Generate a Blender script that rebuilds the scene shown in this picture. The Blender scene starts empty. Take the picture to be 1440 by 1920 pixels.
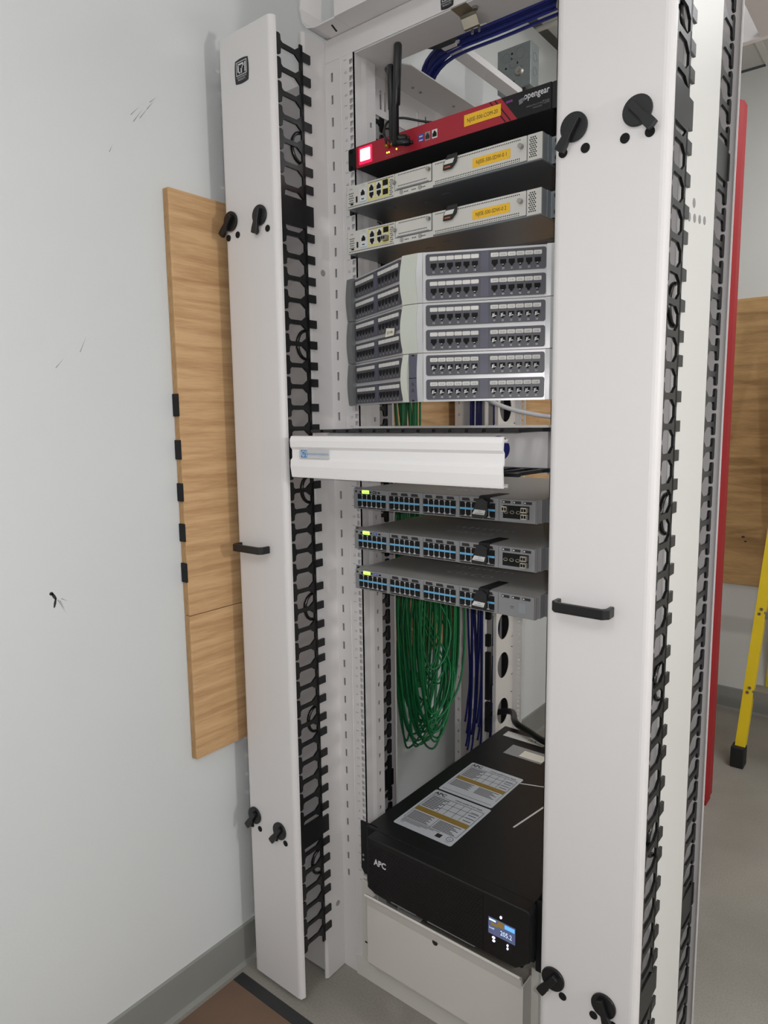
import bpy, math, random
from mathutils import Vector, Matrix
random.seed(7)
S = bpy.context.scene
COL = S.collection
PI = math.pi
UH = .04445
def Zu(k): return 1.925 - k * UH          # height of a rack-unit line

# ---------------------------------------------------------------- camera
cam_d = bpy.data.cameras.new('camera'); cam = bpy.data.objects.new('camera', cam_d); COL.objects.link(cam)
CAM = Vector((.771, -1.168, 1.358))
RX = Vector((.78278, .62216, -.01304)); RY = Vector((.07106, -.11019, -.99137)); RZ = Vector((-.61823, .77510, -.13046))
cam.matrix_world = Matrix(((RX.x, -RY.x, -RZ.x, CAM.x), (RX.y, -RY.y, -RZ.y, CAM.y), (RX.z, -RY.z, -RZ.z, CAM.z), (0, 0, 0, 1)))
cam_d.sensor_fit = 'VERTICAL'; cam_d.sensor_height = 24; cam_d.lens = 1296.8 / 1920 * 24
cam_d.clip_start = .02
S.camera = cam

# ---------------------------------------------------------------- world, light, exposure
W = bpy.data.worlds.new('world'); S.world = W; W.use_nodes = True
W.node_tree.nodes['Background'].inputs[0].default_value = (.6, .62, .65, 1)
W.node_tree.nodes['Background'].inputs[1].default_value = .05
S.view_settings.view_transform = 'Standard'; S.view_settings.look = 'None'
S.view_settings.gamma = 1; S.view_settings.use_curve_mapping = False
S.view_settings.exposure = 0.0
def light(name, typ, loc, energy, color=(1, 1, 1), **kw):
    d = bpy.data.lights.new(name, typ); d.energy = energy; d.color = color
    for k, v in kw.items(): setattr(d, k, v)
    o = bpy.data.objects.new(name, d); COL.objects.link(o); o.location = loc
    return o
FLASH = light('phone_flash', 'POINT', (.80, -1.15, 1.37), 16, (1, .97, .98), shadow_soft_size=.006)
SIDE = light('work_light', 'POINT', (2.5, -.44, 1.55), 50, (1, .97, .95), shadow_soft_size=.05)
TROFFERS = [(2.0, .35, 6), (1.9, -1.7, 8), (.35, -2.1, 10), (1.0, 1.3, 15)]  # last one is added to brighten the back wall and rear floor
for x, y, e in TROFFERS:
    light('troffer_light', 'AREA', (x, y, 2.765), e, (.97, .99, 1), shape='RECTANGLE', size=.56, size_y=1.16)

# ---------------------------------------------------------------- materials
def lin(c):
    return tuple(((v / 255) / 12.92 if v / 255 <= .04045 else ((v / 255 + .055) / 1.055) ** 2.4) for v in c) + (1,)
MATS = {}
def mat(name, rgb, rough=.5, metal=0, bump=0, bscale=300, var=0, vscale=8, emit=None, estr=1, spec=None, coat=0):
    m = bpy.data.materials.new(name); m.use_nodes = True; nt = m.node_tree; b = nt.nodes['Principled BSDF']
    b.inputs['Base Color'].default_value = lin(rgb); b.inputs['Roughness'].default_value = rough; b.inputs['Metallic'].default_value = metal
    if spec is not None: b.inputs['Specular IOR Level'].default_value = spec
    if coat: b.inputs['Coat Weight'].default_value = coat
    if emit:
        b.inputs['Emission Color'].default_value = lin(emit); b.inputs['Emission Strength'].default_value = estr
    if bump or var:
        tc = nt.nodes.new('ShaderNodeTexCoord')
    if bump:
        n = nt.nodes.new('ShaderNodeTexNoise'); n.inputs['Scale'].default_value = bscale; n.inputs['Detail'].default_value = 3
        bp = nt.nodes.new('ShaderNodeBump'); bp.inputs['Strength'].default_value = bump; bp.inputs['Distance'].default_value = .002
        nt.links.new(tc.outputs['Object'], n.inputs['Vector']); nt.links.new(n.outputs['Fac'], bp.inputs['Height']); nt.links.new(bp.outputs['Normal'], b.inputs['Normal'])
    if var:
        n = nt.nodes.new('ShaderNodeTexNoise'); n.inputs['Scale'].default_value = vscale; n.inputs['Detail'].default_value = 6
        mx = nt.nodes.new('ShaderNodeMix'); mx.data_type = 'RGBA'
        mx.inputs[6].default_value = tuple(v * (1 - var) for v in lin(rgb)[:3]) + (1,); mx.inputs[7].default_value = tuple(min(1, v * (1 + var)) for v in lin(rgb)[:3]) + (1,)
        nt.links.new(tc.outputs['Object'], n.inputs['Vector']); nt.links.new(n.outputs['Fac'], mx.inputs[0]); nt.links.new(mx.outputs[2], b.inputs['Base Color'])
    MATS[name] = m
    return m
mat('wall', (214, 217, 218), .75, bump=.12, bscale=180, var=.025, vscale=3)
mat('wall_back', (206, 207, 204), .75, bump=.12, bscale=180, var=.03, vscale=3)
mat('white', (220, 217, 217), .42, bump=.06, bscale=900)
mat('white_gloss', (222, 221, 218), .45)
mat('white_bright', (238, 236, 236), .4)
mat('offwhite', (214, 210, 204), .5)
mat('base', (136, 137, 133), .6, var=.06, vscale=10)
mat('black', (18, 18, 20), .38)
mat('black_gloss', (14, 14, 16), .22)
mat('black_matte', (20, 20, 22), .75)
mat('hole', (9, 9, 10), .9)
mat('slot', (150, 147, 148), .8)
mat('pewter', (132, 132, 134), .45)
mat('switch_top', (172, 170, 167), .5)
mat('switch_grey', (138, 138, 141), .45)
mat('router_face', (206, 204, 198), .5)
mat('router_body', (150, 156, 160), .4, metal=.4)
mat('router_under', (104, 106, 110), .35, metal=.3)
mat('dark_tray', (74, 74, 76), .6)
mat('red', (165, 28, 46), .5, bump=.05, bscale=1200)
mat('red_steel', (150, 24, 30), .65, var=.12, vscale=5)
mat('yellow_label', (240, 188, 40), .5)
mat('ink', (40, 36, 34), .6)
mat('ink_soft', (120, 120, 122), .6)
mat('print_white', (210, 210, 212), .6)
mat('print_grey', (122, 122, 128), .6)
mat('purple', (112, 50, 120), .5)
mat('gold', (200, 150, 60), .3, metal=.9)
mat('blue_band', (104, 178, 222), .5)
mat('pinwhite', (215, 215, 216), .5)
mat('port_yellow', (214, 204, 130), .6)
mat('port_blue', (150, 196, 216), .6)
mat('steel', (168, 166, 160), .3, metal=.85)
mat('nickel', (190, 182, 165), .28, metal=.9)
mat('galv', (140, 147, 147), .45, metal=.6, var=.18, vscale=60)
mat('silver', (204, 204, 206), .32, metal=.35)
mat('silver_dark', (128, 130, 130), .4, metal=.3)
mat('apex', (196, 200, 190), .45)
mat('bezel', (76, 76, 84), .4)
mat('bezel_mid', (84, 84, 100), .4)
mat('tag_white', (214, 212, 208), .6)
mat('paper', (232, 228, 214), .7)
mat('green', (20, 118, 66), .4)
mat('green2', (14, 96, 54), .4)
mat('blue', (30, 42, 128), .45)
mat('blue2', (24, 32, 104), .45)
mat('grey_cable', (190, 190, 194), .5)
mat('label_silver', (196, 200, 206), .45)
mat('ochre', (150, 122, 56), .5)
mat('ups_black', (21, 21, 23), .42, bump=.05, bscale=900)
mat('ups_mesh', (15, 15, 17), .6)
mat('screen', (70, 78, 110), .3, emit=(96, 104, 140), estr=.55)
mat('screen_blue', (90, 160, 240), .3, emit=(100, 170, 255), estr=1.0)
mat('screen_ochre', (120, 100, 60), .3, emit=(130, 110, 60), estr=.6)
mat('screen_text', (220, 230, 240), .3, emit=(190, 215, 240), estr=1.0)
mat('led_white', (240, 235, 255), .3, emit=(225, 220, 255), estr=2.0)
mat('led_amber', (255, 220, 90), .3, emit=(255, 215, 90), estr=1.6)
mat('led_red', (255, 40, 80), .3, emit=(255, 20, 70), estr=1.3)
mat('led_pinkwhite', (255, 250, 250), .3, emit=(255, 245, 246), estr=3.5)
mat('led_green', (190, 255, 110), .3, emit=(190, 255, 95), estr=1.6)
mat('usb_blue', (50, 80, 170), .4)
mat('orange', (170, 90, 40), .5)
mat('badge_blue', (60, 130, 190), .4)
mat('badge_blue_print', (110, 160, 205), .4)
mat('yellow_frp', (226, 196, 30), .45, var=.06, vscale=14)
mat('aluminium', (150, 148, 142), .45, metal=.6)
mat('brown_sheet', (112, 88, 72), .7, var=.25, vscale=9)
mat('tape_black', (44, 45, 46), .6, var=.15, vscale=20)
mat('ceiling_tile', (196, 195, 190), .9, bump=.4, bscale=220)
mat('ceiling_grid', (206, 205, 198), .5)
mat('diffuser', (255, 255, 255), .5, emit=(248, 250, 255), estr=1.5)
mat('velcro', (26, 27, 28), .95, bump=.5, bscale=900)
mat('ply_edge', (186, 152, 110), .8, var=.3, vscale=40)
mat('plastic_clear', (150, 150, 152), .2)

def floor_material():
    m = bpy.data.materials.new('concrete'); m.use_nodes = True; nt = m.node_tree; b = nt.nodes['Principled BSDF']; b.inputs['Roughness'].default_value = .62
    tc = nt.nodes.new('ShaderNodeTexCoord')
    n1 = nt.nodes.new('ShaderNodeTexNoise'); n1.inputs['Scale'].default_value = 2.2; n1.inputs['Detail'].default_value = 8
    n2 = nt.nodes.new('ShaderNodeTexNoise'); n2.inputs['Scale'].default_value = 240; n2.inputs['Detail'].default_value = 2
    cr = nt.nodes.new('ShaderNodeValToRGB'); cr.color_ramp.elements[0].color = lin((132, 128, 120)); cr.color_ramp.elements[0].position = .3
    cr.color_ramp.elements[1].color = lin((158, 154, 146)); cr.color_ramp.elements[1].position = .75
    mx = nt.nodes.new('ShaderNodeMix'); mx.data_type = 'RGBA'; mx.blend_type = 'OVERLAY'; mx.inputs[0].default_value = .28
    nt.links.new(tc.outputs['Object'], n1.inputs['Vector']); nt.links.new(tc.outputs['Object'], n2.inputs['Vector'])
    nt.links.new(n1.outputs['Fac'], cr.inputs['Fac']); nt.links.new(cr.outputs['Color'], mx.inputs[6]); nt.links.new(n2.outputs['Fac'], mx.inputs[7])
    nt.links.new(mx.outputs[2], b.inputs['Base Color']); MATS['concrete'] = m
floor_material()
def wood(name, dark, light_, axis='Z', scale=9, knots=0):
    m = bpy.data.materials.new(name); m.use_nodes = True; nt = m.node_tree; b = nt.nodes['Principled BSDF']; b.inputs['Roughness'].default_value = .62
    tc = nt.nodes.new('ShaderNodeTexCoord'); mp = nt.nodes.new('ShaderNodeMapping')
    mp.inputs['Scale'].default_value = (1.2, 1.2, scale) if axis == 'Z' else (scale, scale, 1.2)
    n = nt.nodes.new('ShaderNodeTexNoise'); n.inputs['Scale'].default_value = 2.6; n.inputs['Detail'].default_value = 7; n.inputs['Distortion'].default_value = .5
    n2 = nt.nodes.new('ShaderNodeTexNoise'); n2.inputs['Scale'].default_value = 22; n2.inputs['Detail'].default_value = 4
    ad = nt.nodes.new('ShaderNodeMath'); ad.operation = 'MULTIPLY_ADD'; ad.inputs[1].default_value = .35
    cr = nt.nodes.new('ShaderNodeValToRGB'); e = cr.color_ramp.elements
    e[0].position = .42; e[0].color = lin(dark); e[1].position = .8; e[1].color = lin(light_)
    nt.links.new(tc.outputs['Object'], mp.inputs['Vector']); nt.links.new(mp.outputs['Vector'], n.inputs['Vector']); nt.links.new(mp.outputs['Vector'], n2.inputs['Vector'])
    nt.links.new(n2.outputs['Fac'], ad.inputs[0]); nt.links.new(n.outputs['Fac'], ad.inputs[2]); nt.links.new(ad.outputs[0], cr.inputs['Fac'])
    nt.links.new(cr.outputs['Color'], b.inputs['Base Color'])
    MATS[name] = m
wood('plywood', (176, 134, 92), (212, 174, 128), scale=20)
wood('plywood_back', (150, 116, 74), (192, 156, 106), scale=12)

# ---------------------------------------------------------------- mesh builder
class MB:
    def __init__(s): s.v = []; s.f = []
    def add(s, vs, fs):
        o = len(s.v); s.v += [tuple(v) for v in vs]; s.f += [tuple(i + o for i in f) for f in fs]; return s
    def box(s, x0, x1, y0, y1, z0, z1):
        x0, x1 = min(x0, x1), max(x0, x1); y0, y1 = min(y0, y1), max(y0, y1); z0, z1 = min(z0, z1), max(z0, z1)
        return s.add([(x0, y0, z0), (x1, y0, z0), (x1, y1, z0), (x0, y1, z0), (x0, y0, z1), (x1, y0, z1), (x1, y1, z1), (x0, y1, z1)],
                     [(0, 3, 2, 1), (4, 5, 6, 7), (0, 1, 5, 4), (1, 2, 6, 5), (2, 3, 7, 6), (3, 0, 4, 7)])
    def prism(s, poly, axis, a, b):
        """poly in the two other axes; x:(y,z)  y:(x,z)  z:(x,y)"""
        n = len(poly)
        def P(p, t): return (t, p[0], p[1]) if axis == 'x' else ((p[0], t, p[1]) if axis == 'y' else (p[0], p[1], t))
        vs = [P(p, a) for p in poly] + [P(p, b) for p in poly]
        fs = [tuple(range(n)), tuple(range(2 * n - 1, n - 1, -1))] + [(i, i + n, (i + 1) % n + n, (i + 1) % n) for i in range(n)]
        area = sum(poly[i][0] * poly[(i + 1) % n][1] - poly[(i + 1) % n][0] * poly[i][1] for i in range(n))
        flip = (area > 0) == (a < b)
        if axis == 'y': flip = not flip
        if flip: fs = [f[::-1] for f in fs]
        return s.add(vs, fs)
    def ring_prism(s, outer, inner, axis, a, b):
        n = len(outer)
        def P(p, t): return (t, p[0], p[1]) if axis == 'x' else ((p[0], t, p[1]) if axis == 'y' else (p[0], p[1], t))
        vs = [P(p, a) for p in outer] + [P(p, a) for p in inner] + [P(p, b) for p in outer] + [P(p, b) for p in inner]
        fs = []
        for i in range(n):
            j = (i + 1) % n
            fs += [(i, j, j + n, i + n), (i + 2 * n, i + 3 * n, j + 3 * n, j + 2 * n), (i, i + 2 * n, j + 2 * n, j), (i + n, j + n, j + 3 * n, i + 3 * n)]
        return s.add(vs, fs)
    def cyl(s, c, axis, r, a, b, n=16, r2=None):
        r2 = r if r2 is None else r2; c0, c1 = c
        def P(q, t): return (t, q[0], q[1]) if axis == 'x' else ((q[0], t, q[1]) if axis == 'y' else (q[0], q[1], t))
        A = [P((c0 + r * math.cos(2 * PI * i / n), c1 + r * math.sin(2 * PI * i / n)), a) for i in range(n)]
        B = [P((c0 + r2 * math.cos(2 * PI * i / n), c1 + r2 * math.sin(2 * PI * i / n)), b) for i in range(n)]
        return s.add(A + B, [tuple(range(n)), tuple(range(2 * n - 1, n - 1, -1))] + [(i, i + n, (i + 1) % n + n, (i + 1) % n) for i in range(n)])
    def tube(s, pts, r, n=8, closed=False):
        pts = [Vector(p) for p in pts]; m = len(pts); rings = []; up = None
        for i, p in enumerate(pts):
            if closed: t = pts[(i + 1) % m] - pts[i - 1]
            else: t = pts[min(i + 1, m - 1)] - pts[max(i - 1, 0)]
            t.normalize()
            if up is None: up = Vector((0, 0, 1)) if abs(t.z) < .9 else Vector((1, 0, 0))
            a = up - t * up.dot(t)
            if a.length < 1e-4: a = t.orthogonal()
            a.normalize(); b = t.cross(a); up = a
            rr = r[i] if isinstance(r, (list, tuple)) else r
            rings.append([p + (a * math.cos(2 * PI * k / n) + b * math.sin(2 * PI * k / n)) * rr for k in range(n)])
        vs = [v for g in rings for v in g]; fs = []
        for i in range(m if closed else m - 1):
            j = (i + 1) % m
            for k in range(n): fs.append((i * n + k, i * n + (k + 1) % n, j * n + (k + 1) % n, j * n + k))
        if not closed: fs += [tuple(range(n - 1, -1, -1)), tuple((m - 1) * n + k for k in range(n))]
        return s.add(vs, fs)
    def grid(s, us, vs_, hole, axis, a, b):
        """plate with cut-outs; us/vs_ break lines, hole(i,j) true where open"""
        def P(u, v, t): return (t, u, v) if axis == 'x' else ((u, t, v) if axis == 'y' else (u, v, t))
        nu, nv = len(us), len(vs_); vv = []
        for t in (a, b):
            for j in range(nv):
                for i in range(nu): vv.append(P(us[i], vs_[j], t))
        N = nu * nv; I = lambda i, j, k: k * N + j * nu + i
        solid = lambda i, j: 0 <= i < nu - 1 and 0 <= j < nv - 1 and not hole(i, j)
        fs = []
        for j in range(nv - 1):
            for i in range(nu - 1):
                if not solid(i, j): continue
                fs.append((I(i, j, 0), I(i + 1, j, 0), I(i + 1, j + 1, 0), I(i, j + 1, 0)))
                fs.append((I(i, j, 1), I(i, j + 1, 1), I(i + 1, j + 1, 1), I(i + 1, j, 1)))
                if not solid(i - 1, j): fs.append((I(i, j, 0), I(i, j + 1, 0), I(i, j + 1, 1), I(i, j, 1)))
                if not solid(i + 1, j): fs.append((I(i + 1, j, 0), I(i + 1, j, 1), I(i + 1, j + 1, 1), I(i + 1, j + 1, 0)))
                if not solid(i, j - 1): fs.append((I(i, j, 0), I(i, j, 1), I(i + 1, j, 1), I(i + 1, j, 0)))
                if not solid(i, j + 1): fs.append((I(i, j + 1, 0), I(i + 1, j + 1, 0), I(i + 1, j + 1, 1), I(i, j + 1, 1)))
        return s.add(vv, fs)
    def text(s, body, size, M, sx=1, align='C', bold=0):
        vs, fs = text_geo(body, bold)
        xs = [v[0] for v in vs] or [0]; w = max(xs) + min(xs)
        off = -w / 2 if align == 'C' else 0
        return s.add([M @ Vector(((v[0] + off) * size * sx, v[1] * size, 0)) for v in vs], fs)
    def mesh(s, name):
        me = bpy.data.meshes.new(name); me.from_pydata(s.v, [], s.f); me.update(); return me
    def build(s, name, m, parent=None, loc=None, rot=None, smooth=False, bevel=0, seg=2, kind=None, label=None):
        me = s.mesh(name); me.materials.append(MATS[m])
        return link(name, me, parent, loc, rot, smooth, bevel, seg, kind, label)
def recalc(me):
    import bmesh
    bm = bmesh.new(); bm.from_mesh(me); bmesh.ops.recalc_face_normals(bm, faces=bm.faces); bm.to_mesh(me); bm.free()
def link(name, me, parent=None, loc=None, rot=None, smooth=False, bevel=0, seg=2, kind=None, label=None):
    o = bpy.data.objects.new(name, me); COL.objects.link(o)
    if parent is not None: o.parent = parent
    if loc is not None: o.location = loc
    if rot is not None: o.rotation_euler = rot
    if me.users <= 1: recalc(me)
    if smooth:
        for p in me.polygons: p.use_smooth = True
        if bevel == 0 and smooth == 'auto': pass
    if bevel:
        b = o.modifiers.new('bevel', 'BEVEL'); b.width = bevel; b.segments = seg; b.limit_method = 'ANGLE'; b.angle_limit = .6
    if kind: o['kind'] = kind
    if label: o['label'] = label
    return o
_tc = {}
def text_geo(body, bold=0):
    if (body, bold) in _tc: return _tc[(body, bold)]
    c = bpy.data.curves.new('t', 'FONT'); c.body = body; c.size = 1; c.resolution_u = 2; c.offset = bold
    o = bpy.data.objects.new('t', c); COL.objects.link(o)
    dg = bpy.context.evaluated_depsgraph_get(); me = bpy.data.meshes.new_from_object(o.evaluated_get(dg))
    r = ([v.co.copy() for v in me.vertices], [tuple(p.vertices) for p in me.polygons])
    bpy.data.objects.remove(o); bpy.data.curves.remove(c); bpy.data.meshes.remove(me)
    _tc[(body, bold)] = r
    return r
def thing(name, label, cat, loc=(0, 0, 0), rot=None, group=None):
    o = bpy.data.objects.new(name, None); COL.objects.link(o); o.location = loc; o.empty_display_size = .05
    if rot: o.rotation_euler = rot
    return tag(o, label, cat, group)
def tag(o, label, cat, group=None):
    o['label'] = label; o['category'] = cat
    if group: o['group'] = group
    return o
def struct(o): o['kind'] = 'structure'; return o
def FY(x, y, z): return Matrix(((1, 0, 0, x), (0, 0, -1, y), (0, 1, 0, z), (0, 0, 0, 1)))      # text facing -Y
def FZ(x, y, z, a=0): return Matrix.Translation((x, y, z)) @ Matrix.Rotation(a, 4, 'Z')          # text facing +Z
def rrect(x0, x1, z0, z1, r, n=4):
    p = []
    for cx, cz, a0 in ((x1 - r, z1 - r, 0), (x0 + r, z1 - r, PI / 2), (x0 + r, z0 + r, PI), (x1 - r, z0 + r, 1.5 * PI)):
        for i in range(n + 1): a = a0 + PI / 2 * i / n; p.append((cx + r * math.cos(a), cz + r * math.sin(a)))
    return p
def smooth_path(ctrl, n=8, closed=False):
    P = [Vector(c) for c in ctrl]; out = []; m = len(P)
    for i in range(m if closed else m - 1):
        g = (lambda k: P[k % m]) if closed else (lambda k: P[max(0, min(m - 1, k))])
        a, b, c, d = g(i - 1), g(i), g(i + 1), g(i + 2)
        for k in range(n):
            t = k / n
            out.append(.5 * ((2 * b) + (c - a) * t + (2 * a - 5 * b + 4 * c - d) * t * t + (3 * b - a - 3 * c + d) * t ** 3))
    if not closed: out.append(P[-1])
    return out

# ---------------------------------------------------------------- the room
XW, YB, ZC, XR, YF = -.512, 2.255, 2.80, 3.4, -3.4
struct(MB().box(XW, XR, YF, YB, -.05, 0).build('floor', 'concrete'))
def scuff_wall():
    m = MATS['wall']; nt = m.node_tree; b = nt.nodes['Principled BSDF']; tc = nt.nodes.new('ShaderNodeTexCoord')
    base = b.inputs['Base Color'].links[0].from_socket
    # faint scattered grime with its own shape, a few handling streaks
    mp = nt.nodes.new('ShaderNodeMapping'); mp.inputs['Scale'].default_value = (1, 3, 1.2); mp.inputs['Rotation'].default_value = (.6, 0, 0)
    n = nt.nodes.new('ShaderNodeTexNoise'); n.inputs['Scale'].default_value = 7; n.inputs['Detail'].default_value = 10; n.inputs['Roughness'].default_value = .75
    cr = nt.nodes.new('ShaderNodeValToRGB'); cr.color_ramp.elements[0].position = .68; cr.color_ramp.elements[0].color = (0, 0, 0, 1); cr.color_ramp.elements[1].position = .82; cr.color_ramp.elements[1].color = (.35, .35, .35, 1)
    mx = nt.nodes.new('ShaderNodeMix'); mx.data_type = 'RGBA'; mx.inputs[7].default_value = lin((150, 150, 148))
    nt.links.new(tc.outputs['Object'], mp.inputs['Vector']); nt.links.new(mp.outputs['Vector'], n.inputs['Vector']); nt.links.new(n.outputs['Fac'], cr.inputs['Fac'])
    nt.links.new(cr.outputs['Color'], mx.inputs[0]); nt.links.new(base, mx.inputs[6]); nt.links.new(mx.outputs[2], b.inputs['Base Color'])
scuff_wall()
wl = struct(MB().box(XW - .1, XW, YF, YB, 0, ZC).build('wall_left', 'wall'))
struct(MB().box(XW - .1, XR + .1, YB, YB + .1, 0, ZC).build('wall_back', 'wall_back'))
struct(MB().box(XR, XR + .1, YF, YB, 0, ZC).build('wall_right', 'wall_back'))
struct(MB().box(XW - .1, XR + .1, YF - .1, YF, 0, ZC).build('wall_front', 'wall_back'))
bl = MB(); bl.prism([(XW, 0), (XW + .012, 0), (XW + .006, .01), (XW + .006, .102), (XW, .105)], 'y', YF, YB)
struct(bl.build('baseboard_left', 'base'))
bb = MB(); bb.prism([(YB, 0), (YB - .012, 0), (YB - .006, .01), (YB - .006, .102), (YB, .105)], 'x', XW, XR)
struct(bb.build('baseboard_back', 'base'))
# dents and scrapes on the left wall
g = MB()
for cy, cz, w, h, a in [(-.5615, 1.038, .003, .0085, .5), (-.5605, 1.025, .0022, .010, -.25), (-.566, 1.044, .004, .0035, 0)]:
    ca, sa = math.cos(a), math.sin(a)
    pl = [(cy + ca * w * math.cos(t) - sa * h * math.sin(t), cz + sa * w * math.cos(t) + ca * h * math.sin(t)) for t in [i * PI / 4 for i in range(8)]]
    g.prism(pl, 'x', XW, XW + .0006)
g.build('wall_gouge', 'ink', wl)
g = MB()
for (y0, z0, y1, z1) in [(-.555, 1.03, -.54, 1.0), (-.551, 1.028, -.543, 1.008), (-.548, 1.031, -.535, 1.023), (-.335, 1.949, -.312, 1.979), (-.32, 1.96, -.302, 1.983), (-.303, 1.982, -.286, 2.002), (-.34, 1.96, -.319, 1.982), (-.296, 1.997, -.279, 2.012), (-.391, 1.877, -.382, 1.894), (-.477, 1.495, -.462, 1.526), (-.526, 1.463, -.509, 1.482)]:
    d = Vector((0, y1 - y0, z1 - z0)); nn = Vector((0, -d.z, d.y)).normalized() * .0006
    g.add([(XW + .0004, y0 + nn.y, z0 + nn.z), (XW + .0004, y1, z1), (XW + .0004, y0 - nn.y, z0 - nn.z)], [(0, 1, 2)])
g.build('pencil_scrape', 'ink_soft', wl)
# suspended ceiling: tiles in a T-bar grid
ceil = struct(MB().box(XW - .1, XR + .1, YF - .1, YB + .1, ZC + .06, ZC + .1).build('ceiling', 'ceiling_tile'))
TP = .6096
xs = [XW + .02 + i * TP for i in range(8)]; ys = [YB - .25 - j * TP for j in range(-1, 11)]
tile_me = None
def holds_light(cx, cy):
    return any(abs(cx - x) < .4 and abs(cy - y) < .7 for x, y, e in TROFFERS)
for i in range(-1, 7):
    for j in range(-1, 10):
        x0 = xs[0] + i * TP; y1 = ys[0] - (j + 1) * TP + TP
        x0c, x1c, y0c, y1c = max(x0, XW), min(x0 + TP, XR), max(y1 - TP, YF), min(y1, YB)
        if x1c - x0c < .03 or y1c - y0c < .03: continue
        MB().box(x0c + .012, x1c - .012, y0c + .012, y1c - .012, ZC + .006, ZC + .02).build('tile', 'ceiling_tile', ceil)
for i in range(-1, 8):
    x = xs[0] + i * TP
    if XW + .02 < x < XR: MB().box(x - .012, x + .012, YF, YB, ZC, ZC + .006).build('grid_bar', 'ceiling_grid', ceil)
for j in range(-1, 11):
    y = ys[0] - j * TP
    if YF < y < YB: MB().box(XW, XR, y - .012, y + .012, ZC - .001, ZC + .005).build('grid_bar', 'ceiling_grid', ceil)
for k, (x, y, e) in enumerate(TROFFERS):
    t = thing('ceiling_light', ['flat white panel light recessed in the ceiling beside the rack', 'flat white panel light in the ceiling by the right wall', 'flat white panel light in the ceiling behind the rack aisle', 'flat white panel light added in the ceiling to brighten the back wall'][k], 'light', (x, y, ZC - .022))
    MB().ring_prism([(-.31, -.61), (.31, -.61), (.31, .61), (-.31, .61)], [(-.28, -.58), (.28, -.58), (.28, .58), (-.28, .58)], 'z', 0, .02).build('frame', 'ceiling_grid', t)
    MB().box(-.28, .28, -.58, .58, .008, .012).build('diffuser', 'diffuser', t)

# floor finishes by the wall
sh = MB(); sh.prism([(-.488, -.208), (.1, -.208), (.1, -.9), (-.488, -.9)], 'z', 0, .002)
tag(sh.build('floor_sheet', 'brown_sheet'), 'scuffed brown protection sheet lying on the concrete floor by the wall', 'floor sheet')
tp = MB(); tp.prism([(-.488, -.178), (.1, -.178), (.1, -.2075), (-.488, -.2075)], 'z', 0, .0024)
tag(tp.build('tape_strip', 'tape_black'), 'black strip along the edge of the brown floor sheet', 'tape')

# ---------------------------------------------------------------- plywood backboards
def plywood(name, label, x0, x1, y0, y1, z0, z1, m):
    t = thing(name, label, 'plywood', ((x0 + x1) / 2, y0, z0))
    o = t.location
    if x1 - x0 < .1:
        n = 7; w = (x1 - x0)
        MB().box(x0 - o.x, x1 - o.x, .0005, y1 - y0, 0, z1 - z0).build('face', m, t, bevel=.0012)
        for i in range(4):
            a = x0 - o.x + w * (i + .18) / 4
            MB().box(a, a + w / 9, -.0006, .0006, .001, z1 - z0 - .001).build('ply_layer', 'ply_edge', t)
    else:
        MB().box(x0 - o.x, x1 - o.x, 0, y1 - y0, 0, z1 - z0).build('face', m, t, bevel=.0012)
    return t
plywood('plywood_board', 'tall tan plywood board on the left wall with black patches on its edge', XW + .0008, XW + .0185, -.276, 2.2, .936, 1.838, 'plywood')
plywood('plywood_board', 'short tan plywood board under the taller board on the left wall', XW + .0008, XW + .0185, -.276, 2.2, .6, .9345, 'plywood')
bp = plywood('plywood_board', 'knotty plywood board on the back wall behind the yellow ladder', -.56, .64, YB - .018, YB, .6, 1.865, 'plywood_back')
for x, z, r in [(.33, 1.43, .012), (.29, 1.17, .011), (.3, .86, .014), (.315, .69, .011), (.12, .82, .005), (.13, .80, .004), (.36, 1.02, .006)]:
    k = MB(); lx = x - .04
    k.prism([(lx + r * 1.5 * math.cos(a), z - .6 + r * .8 * math.sin(a)) for a in [i * PI / 6 for i in range(12)]], 'y', -.0005, .0005)
    k.build('knot', 'ink', bp)
for (a, b), rank in zip([(739, 780), (823, 859), (903, 937), (979, 1013), (1054, 1091)], ('topmost', 'second from the top', 'middle one of five', 'second from the bottom', 'lowest')):
    z1 = 1.421 - (a - 739) * .409 / 352; z0 = 1.421 - (b - 739) * .409 / 352
    v = MB(); v.prism(rrect(XW + .001, XW + .0205, z0, z1, .002), 'y', -.2795, -.2768)
    tag(v.build('hook_and_loop_patch', 'velcro'), 'black fuzzy fastener patch on the plywood edge, ' + rank, 'patch', 'fastener patches on the plywood edge')

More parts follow.
